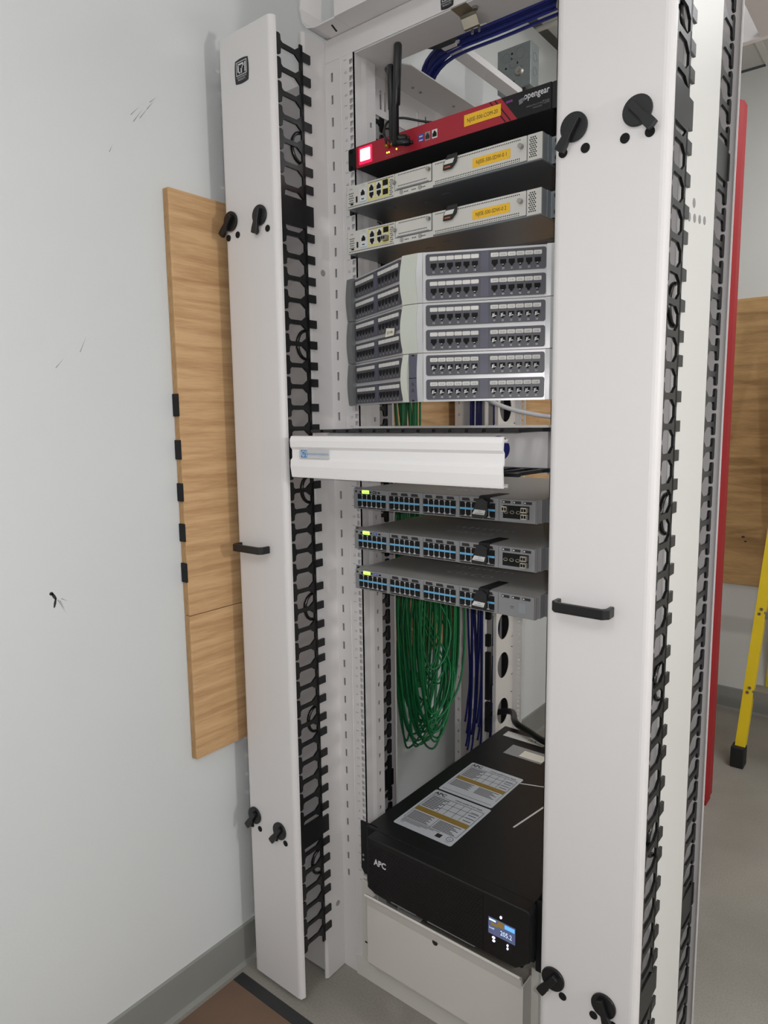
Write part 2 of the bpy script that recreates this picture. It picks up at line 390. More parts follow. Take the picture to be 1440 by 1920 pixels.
# ---------------------------------------------------------------- rack frame
RD = .87                                   # depth of the frame
rack = thing('equipment_rack', 'tall white four-post steel rack frame holding the network equipment', 'rack', (0, 0, 0))
HOLES = []
for k in range(-4, 40):
    for d in (.00635, .02222, .0381): HOLES.append(Zu(k) - d)
HOLES = sorted(z for z in HOLES if .2 < z < 2.1)
def front_post(sg):
    X = lambda a: sg * a
    zs = [0.0]; sq = 0.0048
    for z in HOLES: zs += [z - sq, z + sq]
    zs.append(2.112)
    m = MB(); us = sorted([X(.262), X(.2382), X(.2285), X(.225)])
    hi = 1
    m.grid(us, zs, lambda i, j: i == (1) and j % 2 == 1 and j < len(zs) - 2, 'y', 0, .0025)
    post = m.build('rail', 'white', rack)
    zs2 = [0.0]
    for k in range(-4, 40):
        z = Zu(k) - .0222
        if .25 < z < 2.09: zs2 = zs2 + [z]
    zz = [0.0]
    for z in sorted(zs2[1:]): zz += [z - .009, z + .009]
    zz.append(2.1115)
    us = sorted([X(.305), X(.2895), X(.2835), X(.262)])
    m = MB(); m.grid(us, zz, lambda i, j: i == 1 and j % 2 == 1 and j < len(zz) - 2, 'y', .0, .0025)
    m.build('post_face', 'white', rack)
    MB().box(X(.291), X(.282), .005, .007, .2, 2.1).build('slot_backing', 'slot', rack)
    MB().box(X(.2635), X(.2605), -.0012, .001, 0, 2.112).build('crease', 'white', rack, bevel=.0008)
    # inner web with a bend and a column of square holes
    zz = [0.0]
    for k in range(-4, 40):
        z = Zu(k) - .03
        if .25 < z < 2.0: zz = zz + [z]
    z3 = [0.0]
    for z in sorted(zz[1:]): z3 += [z - .005, z + .005]
    z3.append(2.112)
    m = MB(); m.grid([.036, .0465, .0535, .066], z3, lambda i, j: i == 1 and j % 2 == 1 and j < len(z3) - 2, 'x', X(.222), X(.2245))
    m.build('web', 'white', rack)
    m = MB(); m.prism([(X(.225), .0), (X(.225), .024), (X(.222), .036), (X(.2245), .036), (X(.2275), .024), (X(.2275), .0)], 'z', 0, 2.112)
    m.build('web_bend', 'white', rack)
    MB().box(X(.2245), X(.235), .064, .066, 0, 2.112).build('web_return', 'white', rack)
    MB().box(X(.2415), X(.2285), .0065, .0085, .15, 2.11).build('rail_backing', 'white', rack)
    # engraved unit marks on the rail
    m = MB()
    for k in range(-4, 38):
        z = Zu(k); m.box(X(.2525), X(.2445), -.0004, 0, z - .0005, z + .0005)
        if k % 1 == 0 and sg < 0: m.text(str(41 - k), .008, FY(X(.2475), -.0003, z - .027))
    m.build('unit_marks', 'slot', rack, kind='stuff')
for sg in (-1, 1): front_post(sg)
def rear_post(sg):
    X = lambda a: sg * a
    # side web with round cable openings
    cz = [z for z in (.39, .549, .682, .815, .95, 1.09, 1.24, 1.394, 1.55, 1.7, 1.85)]
    m = MB(); z_prev = 0.0; yc, r = .803, .038
    y0, y1 = .735, RD
    for c in cz:
        if c - .05 > z_prev: m.box(X(.305), X(.303), y0, y1, z_prev, c - .05)
        a = []; b = []
        for i in range(32):
            t = 2 * PI * i / 32; dy, dz = math.cos(t), math.sin(t); k = 1 / max(abs(dy) / .066, abs(dz) / .05)
            a.append((min(max(yc + dy * k, y0), y1), c + dz * k)); b.append((yc + r * dy, c + r * 1.15 * dz))
        m.ring_prism(a, b, 'x', X(.305), X(.303)); z_prev = c + .05
    m.box(X(.305), X(.303), y0, y1, z_prev, 2.11)
    m.build('rear_web', 'offwhite', rack)
    MB().box(X(.303), X(.292), y0, y0 + .003, 0, 2.11).build('web_lip', 'white', rack)
    zs = [0.0]
    for z in HOLES: zs += [z - .0045, z + .0045]
    zs.append(2.11)
    m = MB(); m.grid(sorted([X(.305), X(.284), X(.2745), X(.268)]), zs, lambda i, j: i == 1 and j % 2 == 1 and j < len(zs) - 2, 'y', RD - .0025, RD)
    m.build('rear_rail', 'white', rack)
for sg in (-1, 1): rear_post(sg)
# top frame
MB().box(-.305, .305, 0, .003, 2.112, 2.157).build('top_beam', 'white', rack, bevel=.001)
m = MB(); m.box(-.262, .262, .003, .085, 2.110, 2.113); m.box(-.262, .262, .083, .086, 2.113, 2.13)
m.build('top_beam_flange', 'white', rack)
m = MB(); m.box(-.305, .305, RD - .003, RD, 2.11, 2.155); m.box(-.305, .305, RD - .06, RD - .003, 2.108, 2.111); m.build('rear_top_beam', 'white', rack)
def side_plate(sg):
    X = lambda a: sg * a
    ysl = [.086]
    sl = [.12, .135] + [.26 + .034 * i for i in range(14)]
    for y in sl: ysl += [y - .0035, y + .0035]
    ysl.append(RD - .004)
    m = MB(); m.grid(ysl, [2.03, 2.045, 2.085, 2.11], lambda i, j: j == 1 and i % 2 == 1 and i < len(ysl) - 2, 'x', X(.25), X(.2525))
    m.build('side_plate', 'white', rack)
    m = MB(); m.prism([(X(.2525), .086), (X(.185), .086), (X(.165), .12), (X(.16), RD - .06), (X(.2525), RD - .06)], 'z', 2.11, 2.1125)
    m.build('side_flange', 'white', rack)
    m = MB()
    for y in (.2, .23, .34, .42, .47, .52, .55): m.cyl((X(.18 + .02 * (int(y * 100) % 3)), y), 'z', .0035, 2.1085, 2.111, 10)
    m.build('flange_hole', 'slot', rack, kind='stuff')
    MB().box(X(.305), X(.225), .066, RD - .14, .02, .024).build('base_rail', 'white', rack)
for sg in (-1, 1): side_plate(sg)
bolt = MB(); bolt.cyl((-.205, .1), 'z', .011, 2.098, 2.1095, 6); bolt.cyl((-.205, .1), 'z', .0055, 2.082, 2.1, 8); bolt.cyl((-.205, .1), 'z', .014, 2.106, 2.1095, 16)
bolt.build('bolt', 'galv', rack)
# badge on the top beam
def cpi_badge(parent, x, y, z, w, h, base='black', ink='print_white', name='badge'):
    def warp(u, v): return (x + u * w / 2 * (1 + .1 * (1 - v * v)), z + v * h / 2 * (1 + .1 * (1 - u * u)))
    pl = []
    for a, b, n in (((-1, -1), (1, -1), 6), ((1, -1), (1, 1), 6), ((1, 1), (-1, 1), 6), ((-1, 1), (-1, -1), 6)):
        for i in range(n): t = i / n; pl.append(warp(a[0] + (b[0] - a[0]) * t, a[1] + (b[1] - a[1]) * t))
    bd = MB(); bd.prism(pl, 'y', y, y - .0012); bo = bd.build(name, base, parent)
    L = MB(); e = y - .0014
    def R(u0, u1, v0, v1): L.box(x + u0 * w / 2, x + u1 * w / 2, e, e + .0004, z + v0 * h / 2, z + v1 * h / 2)
    for q in ((-.84, .84, .8, .86), (-.84, .84, -.36, -.30), (-.84, -.77, -.3, .8), (.77, .84, -.3, .8)): R(*q)
    for q in ((-.62, .3, .54, .68), (-.62, -.44, -.18, .6), (-.62, -.22, -.18, -.06), (-.1, .06, -.2, .36), (-.1, .36, .22, .36), (.2, .36, .22, .6), (.5, .66, -.2, .68)): R(*q)
    L.text('CHATSWORTH', h * .11, FY(x, e, z - h * .3), .9); L.text('PRODUCTS', h * .11, FY(x, e, z - h * .41), .9)
    L.build('lettering', ink, bo)
cpi_badge(rack, .005, 0, 2.134, .026, .038)
# nickel clip below the top beam
m = MB(); m.prism([(.0, 2.1095), (.031, 2.1095), (.036, 2.106), (.047, 2.0925), (.052, 2.092), (.074, 2.104), (.0735, 2.1055), (.052, 2.094), (.048, 2.0945), (.038, 2.107), (.033, 2.1105), (.0, 2.1105)], 'x', .0, .033)
clip = m.build('beam_clip', 'nickel', rack, loc=(.012, 0, 0))
for x in (.009, .024): MB().cyl((x, .062), 'z', .0022, 2.088, 2.104, 10).build('clip_screw', 'steel', clip)
MB().cyl((.039, .022), 'z', .0055, 2.105, 2.1105, 12).build('clip_nut', 'steel', clip)
# lower filler panel, dished with a rolled top edge
t = thing('filler_panel', 'white dished steel filler panel below the black power unit', 'panel', (0, 0, .0))
m = MB(); m.prism([(-.038, .084), (-.04, .09), (-.04, .236), (-.046, .262), (-.052, .268), (-.05, .272), (-.042, .266), (-.034, .242), (-.034, .09)], 'x', -.193, .205)
m.build('face', 'offwhite', t, smooth=False)
for xa, xb in ((-.1955, -.193), (.205, .2075)): MB().prism([(-.04, .09), (-.04, .244), (-.004, .244), (-.004, .05)], 'x', xa, xb).build('side_fold', 'offwhite', t)
MB().prism([(-.038, .086), (-.004, .05), (-.004, .053), (-.036, .089)], 'x', -.193, .205).build('lower_fold', 'offwhite', t)
for xa, xb in ((-.2413, -.19), (.2075, .2413)): MB().box(xa, xb, -.004, -.001, .053, .262).build('flange', 'offwhite', t)
MB().box(-.262, .262, -.0035, -.001, .0, .052).build('kick_plate', 'offwhite', t)
m = MB()
for z in (.262 - .008, .13): m.cyl((-.2145, z), 'y', .006, -.0052, -.004, 10)
m.box(-.2335, -.206, -.0047, -.004, .098, .102); m.box(-.208, -.204, -.0047, -.004, .098, .128)
m.build('screw_hole', 'hole', t)
m = MB(); m.cyl((-.003, .236), 'y', .007, -.0408, -.04, 14); m.build('latch_hole', 'ink', t)

# ---------------------------------------------------------------- vertical cable managers
def finger_mesh():
    m = MB(); h = .0045; T = -.0735
    pl = [(.0, -.0165), (-.008, -.0145), (-.022, -h), (-.056, -h), (-.0605, -.008), (-.0615, -.0175), (-.0645, -.0195), (-.0705, -.0195), (T, -.0165),
          (T, .0165), (-.0705, .0195), (-.0645, .0195), (-.0615, .0175), (-.0605, .008), (-.056, h), (-.022, h), (-.008, .0145), (.0, .0165)]
    m.prism(pl, 'x', -.002, .002)
    return m
def tab_box(m, z): m.box(-.002, .002, 0, .0225, z - .0085, z + .0085)
FM = finger_mesh(); tab_box(FM, .0); FINGER = FM.mesh('finger'); FINGER.materials.append(MATS['black']); recalc(FINGER)
FM = finger_mesh(); FM.box(-.002, .002, 0, .0225, .0, .017); FINGER2 = FM.mesh('finger'); FINGER2.materials.append(MATS['black']); recalc(FINGER2)
NF = 45; ZF0 = 2.100
LATCH = {7: 1, 38: 1}
def comb(parent, name, x, yspine, dirn, z0=ZF0, n=NF, inside=1, stretch=1):
    """dirn=-1 fingers reach to -Y (front), +1 to +Y (rear)"""
    m = MB(); zb = z0 - (n - 1) * UH
    m.box(-.002, .002, -.008, 0, zb - .03, z0 + .02)
    rot = (0, 0, 0) if dirn < 0 else (0, 0, PI)
    sp = m.build(name, 'black', parent, (x, yspine, 0), rot)
    for i in range(n):
        z = z0 - i * UH
        if i in LATCH:
            b = MB(); b.box(-.0022, .0022, -.07, 0, z - .028, z + .028); b.box(-.0022, .0022, 0, .021, z - .02, z + .02); b.box(-.003, .003, -.078, -.07, z - .022, z + .022); b.build('latch_block', 'black', sp).scale = (1, stretch, 1); continue
        link('finger', FINGER if (i % 9) not in (2, 6) else FINGER2, sp, (0, 0, z)).scale = (1, stretch, 1)
    for i in (4, 13, 20, 26, 32, 40):
        z = z0 - i * UH
        r = MB(); r.tube([(.006 * inside, -.004 - .026 * math.sin(a), z + .03 * math.cos(a)) for a in [PI * k / 12 for k in range(13)]], .0036, 8)
        r.build('ring', 'black_gloss', sp, smooth=True)
    return sp
def knob(parent, x, y, z, ang, r=.0205):
    k = MB(); k.cyl((x, z), 'y', r, y, y - .005, 28); ko = k.build('knob', 'black', parent, bevel=.0012)
    dx, dz = math.sin(ang), -math.cos(ang); nx, nz = dz, -dx
    h = MB(); a, b, w0, w1 = -.013, .036, .0055, .0075
    P = lambda t, w: (x + dx * t + nx * w, z + dz * t + nz * w)
    h.prism([P(a, -w0), P(.012, -w0), P(.026, -w1), P(b, -w1), P(b + .001, 0), P(b, w1), P(.026, w1), P(.012, w0), P(a, w0)], 'y', y - .005, y - .013)
    h.build('lever', 'black', ko, bevel=.001)
def plug(parent, x, y, z, r=.0068):
    k = MB(); k.cyl((x, z), 'y', r, y, y - .0012, 18); k.build('hole_plug', 'hole', parent)
def pull(parent, x0, x1, y, z):
    pts = [(x0, y, z), (x0, y - .016, z), (x0 + .006, y - .024, z), (x1 - .006, y - .024, z), (x1, y - .016, z), (x1, y, z)]
    m = MB()
    m.prism([(x0 - .004, y), (x0 - .004, y - .02), (x0 + .004, y - .029), (x1 - .004, y - .029), (x1 + .004, y - .02), (x1 + .004, y), (x1 - .003, y), (x1 - .003, y - .017), (x1 - .007, y - .022), (x0 + .007, y - .022), (x0 + .003, y - .017), (x0 + .003, y)], 'z', z - .008, z + .008)
    m.build('pull_handle', 'black', parent, bevel=.0015)
def manager(name, label, sg, knobs, plugs, handle, badge=False):
    t = thing(name, label, 'cable manager', (sg * .381, .03, 0)); ox, oy = sg * .381, .03
    xi, xo = .305, .457
    L = lambda x: sg * x - ox
    # centre channel
    for x, d, zt in ((xi, 1, 2.152), (xo, -1, 2.152)):
        m = MB()
        a, b = (L(x), L(x) + sg * d * .003)
        m.prism([(L(x) + sg * d * .004, -.066 - oy), (L(x), -.06 - oy), (L(x), .11 - oy), (L(x) + sg * d * .004, .116 - oy), (L(x) + sg * d * .0075, .116 - oy), (L(x) + sg * d * .003, .108 - oy), (L(x) + sg * d * .003, -.058 - oy), (L(x) + sg * d * .0075, -.066 - oy)], 'z', .002, zt)
        m.build('side_panel', 'white_gloss' if x == xo and sg > 0 else 'white', t)
        h = MB()
        for z in (.18, 1.68): h.cyl((-.022 - oy if x == xi else -.01 - oy, z), 'x', .007, L(x) - sg * d * .0005, L(x) + sg * d * .001, 16)
        h.build('round_hole', 'slot', t)
    if sg > 0:
        h = MB()
        for i in range(4): h.cyl((-.032 + .028 * i - oy, 1.655 + .004 * i), 'x', .0065, L(xo) - .0, L(xo) + .0006, 14)
        h.build('round_hole', 'slot', t)
    for y in (-.052, .102): MB().box(L(xi) + sg * .003, L(xo) - sg * .003, y - oy, y + .003 - oy, .05, 2.06).build('back_plate', 'white', t)
    for y0, y1 in ((-.05, .1),): MB().box(L(xi + .003), L(xo - .003), y0 - oy, y1 - oy, .004, .05).build('foot', 'white', t)
    # combs
    for x in (xi, xo):
        off = .0026 if x == xo else -.0026
        comb(t, 'front_comb', L(x) + sg * off, -.072 - oy, -1, inside=(sg if x == xi else -sg))
        comb(t, 'rear_comb', L(x) - sg * off * 2.4, .122 - oy, 1, inside=(-sg if x == xi else sg), stretch=1.15)
    # doors
    for yd, nm, s in ((-.16, 'front_door', -1), (.224, 'rear_door', 1)):
        y = yd - oy; x0, x1 = (.2965, .464) if sg > 0 else (.298, .4625)
        xa, xb = sorted((L(x0), L(x1)))
        m = MB(); q = -s
        R_ = .012; arc = lambda cx, r, a0, a1: [(cx + r * math.cos(a), y + q * (R_ - r * math.sin(a))) for a in [a0 + (a1 - a0) * k_ / 5 for k_ in range(6)]]
        m.prism([(xa, y + q * .0135)] + arc(xa + R_, R_, PI, PI / 2) + arc(xb - R_, R_, PI / 2, 0) + [(xb, y + q * .0135), (xb - .0025, y + q * .0135)] + arc(xb - R_, R_ - .0025, 0, PI / 2) + arc(xa + R_, R_ - .0025, PI / 2, PI) + [(xa + .0025, y + q * .0135)], 'z', .016, 2.146)
        d = m.build(nm, 'white', t)
        for z in (.014, 2.1435): MB().box(xa + .004, xb - .004, y + (q * .003), y + q * .018, z, z + .0025).build('door_end', 'white', d)
        if s < 0:
            for kx, kz, ka in knobs: knob(d, kx - ox, y, kz, ka)
            for px, pz in plugs: plug(d, px - ox, y, pz)
            pull(d, handle[0] - ox, handle[1] - ox, y, handle[2])
            if badge: cpi_badge(d, -.387 - ox, y, 2.067, .038, .043)
    return t
manager('cable_manager', 'white vertical cable manager with round black badge standing by the left wall', -1,
        [(-.438, 1.783, -.75), (-.347, 1.779, -.28), (-.437, .431, -.6), (-.352, .423, -.65)],
        [(-.449, 1.751), (-.419, 1.753), (-.359, 1.75), (-.326, 1.75), (-.45, .402), (-.422, .401), (-.367, .398), (-.335, .398)],
        (-.447, -.357, 1.082), badge=True)
manager('cable_manager', 'white vertical cable manager without badge, its black fingers facing the open room', 1,
        [(.329, 1.775, -.55), (.42, 1.773, .72), (.324, .411, -.6), (.412, .41, .35)],
        [(.312, 1.744), (.346, 1.743), (.403, 1.742), (.437, 1.742), (.309, .385), (.341, .386), (.428, .382), (.395, .382)],
        (.321, .405, 1.068))
# rear trough that carries the blue cables
t = thing('rear_cable_trough', 'slim white upright trough holding blue cables behind the left rack post', 'cable trough', (-.44, .8, 0))
zz = [0.0]
for k in range(52): zz += [.1 + k * .0385, .1 + k * .0385 + .009]
zz.append(2.1)
m = MB(); m.grid([-.019, -.011, -.004, .003], zz, lambda i, j: i == 1 and j % 2 == 1 and j < len(zz) - 2, 'y', -.046, -.0435); m.build('perforated_strip', 'white', t)
MB().box(-.0215, -.019, -.046, .118, 0, 2.1).build('side_wall', 'offwhite', t)
MB().box(-.019, .07, .115, .118, 0, 2.1).build('back_wall', 'offwhite', t)
MB().box(.0705, .114, .112, .118, 0, 2.1).build('dark_backing', 'black_matte', t)  # black sheet added so the round post openings look dark
MB().box(.108, .112, -.08, -.062, 0, 2.1).build('inner_wall', 'white', t)
for z, h in ((.34, .1), (.45, .16), (.63, .04), (.72, .05)): MB().box(.1125, .128, -.075, -.062, z, z + h).build('strap', 'black', t)

# ================================================================ rack-mounted equipment
def keyed(w, h, k, up=True):
    """RJ45 opening outline, centred on x, from z=0 to h"""
    s = [(-w / 2, 0), (w / 2, 0), (w / 2, h * .62), (w * .3, h * .62), (w * .3, h * .82), (w * .17, h * .82), (w * .17, h), (-w * .17, h), (-w * .17, h * .82), (-w * .3, h * .82), (-w * .3, h * .62), (-w / 2, h * .62)]
    return s if up else [(x, h - z) for x, z in s]
def port_mesh(name, w, h, up, m='hole', d=.0006):
    b = MB(); b.prism(keyed(w, h, 0, up), 'y', 0, -d); me = b.mesh(name); me.materials.append(MATS[m]); recalc(me); return me
def frame_ears(t, W, H, y, m, holes=True):
    for sg in (-1, 1):
        b = MB(); b.prism(rrect(min(sg * W / 2, sg * .2413), max(sg * W / 2, sg * .2413), .0004, H - .0004, .003), 'y', y, y + .002); e = b.build('ear', m, t)
        q = MB()
        for z in (.006, H - .006): q.cyl((sg * .2335, z), 'y', .0036, y - .0012, y, 12)
        q.build('ear_screw', 'steel' if m != 'black' else 'black_gloss', e)

# ---- console server: red and black, two antennas
t = thing('console_server', 'red and black one-unit console server with two black antennas', 'server', (0, -.004, Zu(1)))
Hc = .0436; Wc = .437
MB().box(-Wc / 2, Wc / 2, .0, .24, 0, Hc).build('chassis', 'black_matte', t, bevel=.0008)
f = MB(); f.prism([(-Wc / 2 + .0005, .0005), (.154, .0005), (.122, Hc - .0005), (-Wc / 2 + .0005, Hc - .0005)], 'y', 0, -.0012); fp = f.build('red_faceplate', 'red', t)
f = MB(); f.prism([(.154, .0005), (Wc / 2 - .0005, .0005), (Wc / 2 - .0005, Hc - .0005), (.122, Hc - .0005)], 'y', 0, -.0012); bpnl = f.build('black_faceplate', 'black_matte', t)
f = MB()
for dx in (-.014, -.024): f.prism([(.154 + dx, .001), (.1565 + dx, .001), (.1245 + dx, Hc - .001), (.122 + dx, Hc - .001)], 'y', -.0012, -.0015)
f.build('stripe', 'black_matte', fp)
frame_ears(t, Wc, Hc, .001, 'black')
f = MB(); f.prism(rrect(-.210, -.1755, .0055, Hc - .005, .002), 'y', -.0012, -.002); dsp = f.build('status_display', 'led_red', t)
f = MB(); f.prism(rrect(-.206, -.180, .0115, Hc - .009, .0015), 'y', -.002, -.0024); f.build('lit_screen', 'led_pinkwhite', dsp)
f = MB()
for x in (-.136, -.131, -.112): f.cyl((x, .0125 if x < -.12 else .014), 'y', .0017, -.0012, -.0024, 10)
f.build('status_led', 'led_amber', t)
f = MB()
for x in (-.1315, -.111, -.118): f.tube([(x, -.001, .023), (x, -.012, .023)], .0036, 10)
f.build('antenna_socket', 'gold', t, smooth=True)
f = MB(); f.box(-.092, -.082, -.0016, -.0012, .0135, .0145); f.box(-.079, -.071, -.0016, -.0012, .0135, .0165); f.box(-.078, -.072, -.0018, -.0012, .014, .016); f.build('card_slot', 'hole', t)
for k, z in enumerate((.0135, .0205)):
    f = MB(); f.box(-.0585, -.0465, -.0016, -.0012, z, z + .0062); u = f.build('usb_port', 'usb_blue', t)
    MB().box(-.0565, -.0485, -.002, -.0016, z + .001, z + .003).build('contact', 'print_white', u)
for x, mm in ((-.037, 'switch_grey'), (-.0205, 'pinwhite')):
    f = MB(); f.box(x - .006, x + .006, -.0016, -.0012, .012, .0275); u = f.build('jack_shield', mm, t)
    link('jack', port_mesh('jack', .0092, .0105, True, 'hole' if x > -.03 else 'ink'), u, (x, -.0016, .0145))
f = MB(); f.box(.0455, .122, -.0018, -.0012, .0145, .0345); yl = f.build('asset_label', 'yellow_label', t)
MB().text('NJISE-500-COM-20', .0098, FY(.084, -.002, .0205), .82).build('lettering', 'ink', yl)
f = MB(); f.text('opengear', .0155, FY(.191, -.0014, .028), .82, bold=.015); f.build('lettering', 'print_white', bpnl)
f = MB(); f.text('INFRASTRUCTURE', .0036, FY(.187, -.0014, .0135), 1); f.text('MANAGER', .0036, FY(.193, -.0014, .009), 1); f.text('7200', .0085, FY(.2085, -.0014, .0115), .8); f.build('model_lettering', 'print_grey', bpnl)
f = MB(); f.prism([(.158, .022), (.165, .024), (.164, .032), (.157, .030)], 'y', -.0012, -.0015); f.prism([(.166, .026), (.17, .028), (.168, .033), (.1645, .031)], 'y', -.0012, -.0015); f.build('logo_mark', 'print_grey', bpnl)
MB().box(.132, .145, -.0015, -.0012, .031, .035).build('status_window', 'purple', bpnl)
f = MB()
for i in range(6): f.box(-.139 + i * .008, -.135 + i * .008, -.0014, -.0012, .0055, .0065)
f.build('printed_marks', 'print_grey', fp)
for k, (x, z0, zt, dx, ra) in enumerate(((-.101, .03, .158, -.002, .0068), (-.093, .02, .191, .008, .0082))):
    a = MB()
    hgt = zt - z0
    a.tube([(x, -.03, z0 - .012), (x, -.03, z0 + hgt * .35), (x + dx * .3, -.03, z0 + hgt * .36), (x + dx, -.03, zt - .006), (x + dx, -.03, zt - .002), (x + dx, -.03, zt)], [ra * .9, ra * .9, ra, ra, ra * .8, ra * .3], 14)
    an = a.build('antenna', 'black', t, smooth=True)
    h = MB(); h.tube([(x, -.03, z0 - .006), (x + .012, -.026, z0 - .008), (x + .026, -.018, z0 - .009)], .0062, 12); h.tube([(x + .026, -.018, z0 - .009), (x + .031, -.015, z0 - .0095)], .0035, 10); h.build('hinge', 'black', an, smooth=True)
f = MB(); f.tube(smooth_path([(-.13, -.012, .026), (-.128, -.02, .05), (-.12, -.012, .066), (-.1, .004, .0705), (-.07, .03, .0645), (-.02, .06, .055), (.02, .09, .05)], 6), .0022, 8)
f.tube(smooth_path([(-.118, -.012, .024), (-.128, -.02, .036), (-.133, -.014, .052), (-.125, .0, .056)], 6), .0018, 8)
f.build('antenna_lead', 'black', t, smooth=True)

# ---- routers
def router(label, k, serial, tagpos, with_sfp):
    t = thing('router', label, 'router', (0, -.036, Zu(k + 1) + .0005)); Wd, H = .437, .0435
    MB().box(-Wd / 2, Wd / 2, .001, .40, .0, H).build('chassis', 'router_body', t, bevel=.0008)
    un = MB(); un.box(-Wd / 2 + .003, Wd / 2 - .003, .004, .398, -.0006, .0002); un.build('underside', 'router_under', t)
    for x, y in ((-.06, .07), (-.005, .05), (-.14, .05), (.05, .2), (-.1, .2)): MB().cyl((x, y), 'z', .008, -.0016, -.0006, 16, .010).build('dimple', 'router_under', t)
    un2 = MB(); un2.box(.06, .2, .16, .26, -.0012, -.0006); ul = un2.build('regulatory_label', 'ink_soft', t)
    q = MB()
    for i in range(8): q.box(.075 + .006 * (i % 3), .15 + .012 * (i % 4), .172 + i * .0105, .1745 + i * .0105, -.0014, -.0012)
    q.build('printed_lines', 'ink', ul)
    # left base face
    MB().box(-Wd / 2, -.0945, -.0005, .001, .0, H).build('base_faceplate', 'router_face', t)
    MB().box(-.0945, -.004, -.0002, .001, .0, .011).build('lower_strip', 'router_face', t)
    for sg in (-1, 1):
        e = MB(); e.box(sg * Wd / 2, sg * .2413, .034, .036, .0, H); e.box(sg * Wd / 2 - .001, sg * Wd / 2 + .001, .02, .034, .0, H); eo = e.build('ear', 'black' if sg < 0 else 'router_body', t)
        q = MB()
        for z in (.008, H - .008): q.cyl((sg * .2325, z), 'y', .006, .03, .034, 14)
        q.build('ear_screw', 'black', eo, bevel=.001)
    # plug-in modules
    m1 = MB(); m1.prism(rrect(-.092, -.0065, .0125, H - .001, .0015), 'y', -.0005, -.0022); n1 = m1.build('blank_module', 'router_face', t)
    MB().box(-.088, -.012, -.0028, -.0022, .0122, .0142).build('card_edge', 'pewter', n1)
    m2 = MB(); m2.prism(rrect(-.0035, .1905, .0025, H - .001, .0012), 'y', -.0005, -.0026); n2 = m2.build('wide_blank_module', 'router_face', t)
    m3 = MB(); m3.box(.1915, .2185, -.0012, .001, .001, H - .0005); n3 = m3.build('vent_faceplate', 'router_face', t)
    q = MB()
    for x, z in ((-.0925, .0265), (-.0115, .0335)): q.tube([(x, -.0022, z), (x, -.009, z)], .0038, 12)
    q.build('thumbscrew', 'steel', n1, smooth=False)
    q = MB(); q.tube([(.181, -.0026, .0265), (.181, -.0105, .0265)], .0042, 12); q.build('thumbscrew', 'steel', n2)
    # perforation
    q = MB()
    def dots(x0, x1, z, dx=.0036, r=.0011, y=-.0007):
        n = int((x1 - x0) / dx)
        for i in range(n + 1): q.cyl((x0 + i * dx, z), 'y', r, y, y - .0003, 6)
    dots(-.214, -.098, .0035); dots(-.16, -.098, H - .0035)
    for j in range(5):
        dots(-.212 + (j % 2) * .0018, -.2, .011 + j * .0045, .0036, .0012)
    for j in range(8): dots(-.1055 + (j % 2) * .0018, -.0985, .0075 + j * .0038, .0036, .0012)
    dots(-.083, -.018, .0185, y=-.0022); dots(-.083, -.018, H - .005, y=-.0022)
    dots(.004, .178, .008, y=-.0026); dots(.004, .178, .0045, .0036, .0009, -.0026)
    dots(.004, .024, H - .005, y=-.0026); dots(.048, .178, H - .005, y=-.0026)
    for j in range(10): dots(.196 + (j % 2) * .0019, .208, .007 + j * .0034, .0038, .0013, -.0012)
    dots(-.07, -.06, .0058, .0036, .0012, -.0003); dots(-.052, -.044, .0058, .0036, .0012, -.0003); dots(-.03, -.02, .0058, .0036, .0012, -.0003)
    q.build('vent_holes', 'hole', t, kind='stuff')
    q = MB()
    for x in (-.078, -.034): q.cyl((x, .0065), 'y', .0042, -.0002, -.0012, 14)
    q.build('panel_screw', 'steel', t)
    # ports
    p = MB(); p.box(-.194, -.190, -.0012, -.0005, .0095, .021); p.build('usb_port', 'hole', t)
    p = MB(); p.box(-.2085, -.2015, -.0012, -.0005, .0065, .0095); p.build('micro_usb_port', 'hole', t)
    p = MB(); p.box(-.184, -.167, -.0008, -.0005, .0075, .0335); c = p.build('console_block', 'pinwhite', t)
    p = MB(); p.box(-.184, -.167, -.0010, -.0008, .0075, .0095); p.build('console_stripe', 'port_blue', c)
    link('jack', port_mesh('jack', .010, .0105, True), c, (-.1755, -.0008, .0205))
    p = MB(); p.box(-.179, -.1725, -.0012, -.0008, .0125, .0145); p.build('micro_port', 'hole', c)
    p = MB(); p.box(-.163, -.107, -.0008, -.0005, .0065, .0395); blk = p.build('port_block', 'port_yellow', t)
    for i, x in enumerate((-.1525, -.1335)):
        p = MB(); p.box(x - .0072, x + .0072, -.0011, -.0008, .0105, .0375); p.build('jack_shield', 'pinwhite', blk)
        for up, z in ((True, .0245), (False, .0105)): link('jack', port_mesh('jack', .0105, .011, up), blk, (x, -.0011, z))
    for z in (.0275, .0105):
        p = MB(); p.box(-.1235, -.1105, -.0012, -.0008, z, z + .0105); sfp = p.build('module_slot', 'hole', blk)
        if with_sfp and z < .02:
            s = MB(); s.box(-.1225, -.1112, -.011, -.0012, .0112, .0205); so = s.build('transceiver', 'steel', blk)
            s = MB(); s.box(-.1212, -.1178, -.0113, -.011, .0125, .0185); s.box(-.1162, -.1128, -.0113, -.011, .0125, .0185); s.build('transceiver_port', 'hole', blk)
    p = MB(); p.box(-.1225, -.1115, -.0012, -.0008, .0225, .0258); p.build('port_print', 'pinwhite', blk)
    p = MB()
    for i in range(4):
        h = (.002, .003, .003, .002)[i]; p.box(-.2105 + i * .0022, -.2098 + i * .0022, -.0008, -.0005, .0365, .0365 + h)
    p.text('1 2 3', .004, FY(-.174, -.0008, .0385)); p.build('front_print', 'print_grey', t)
    # pull tag hung over the module edge
    z1 = H + .001; s0, s1 = .028, .0545
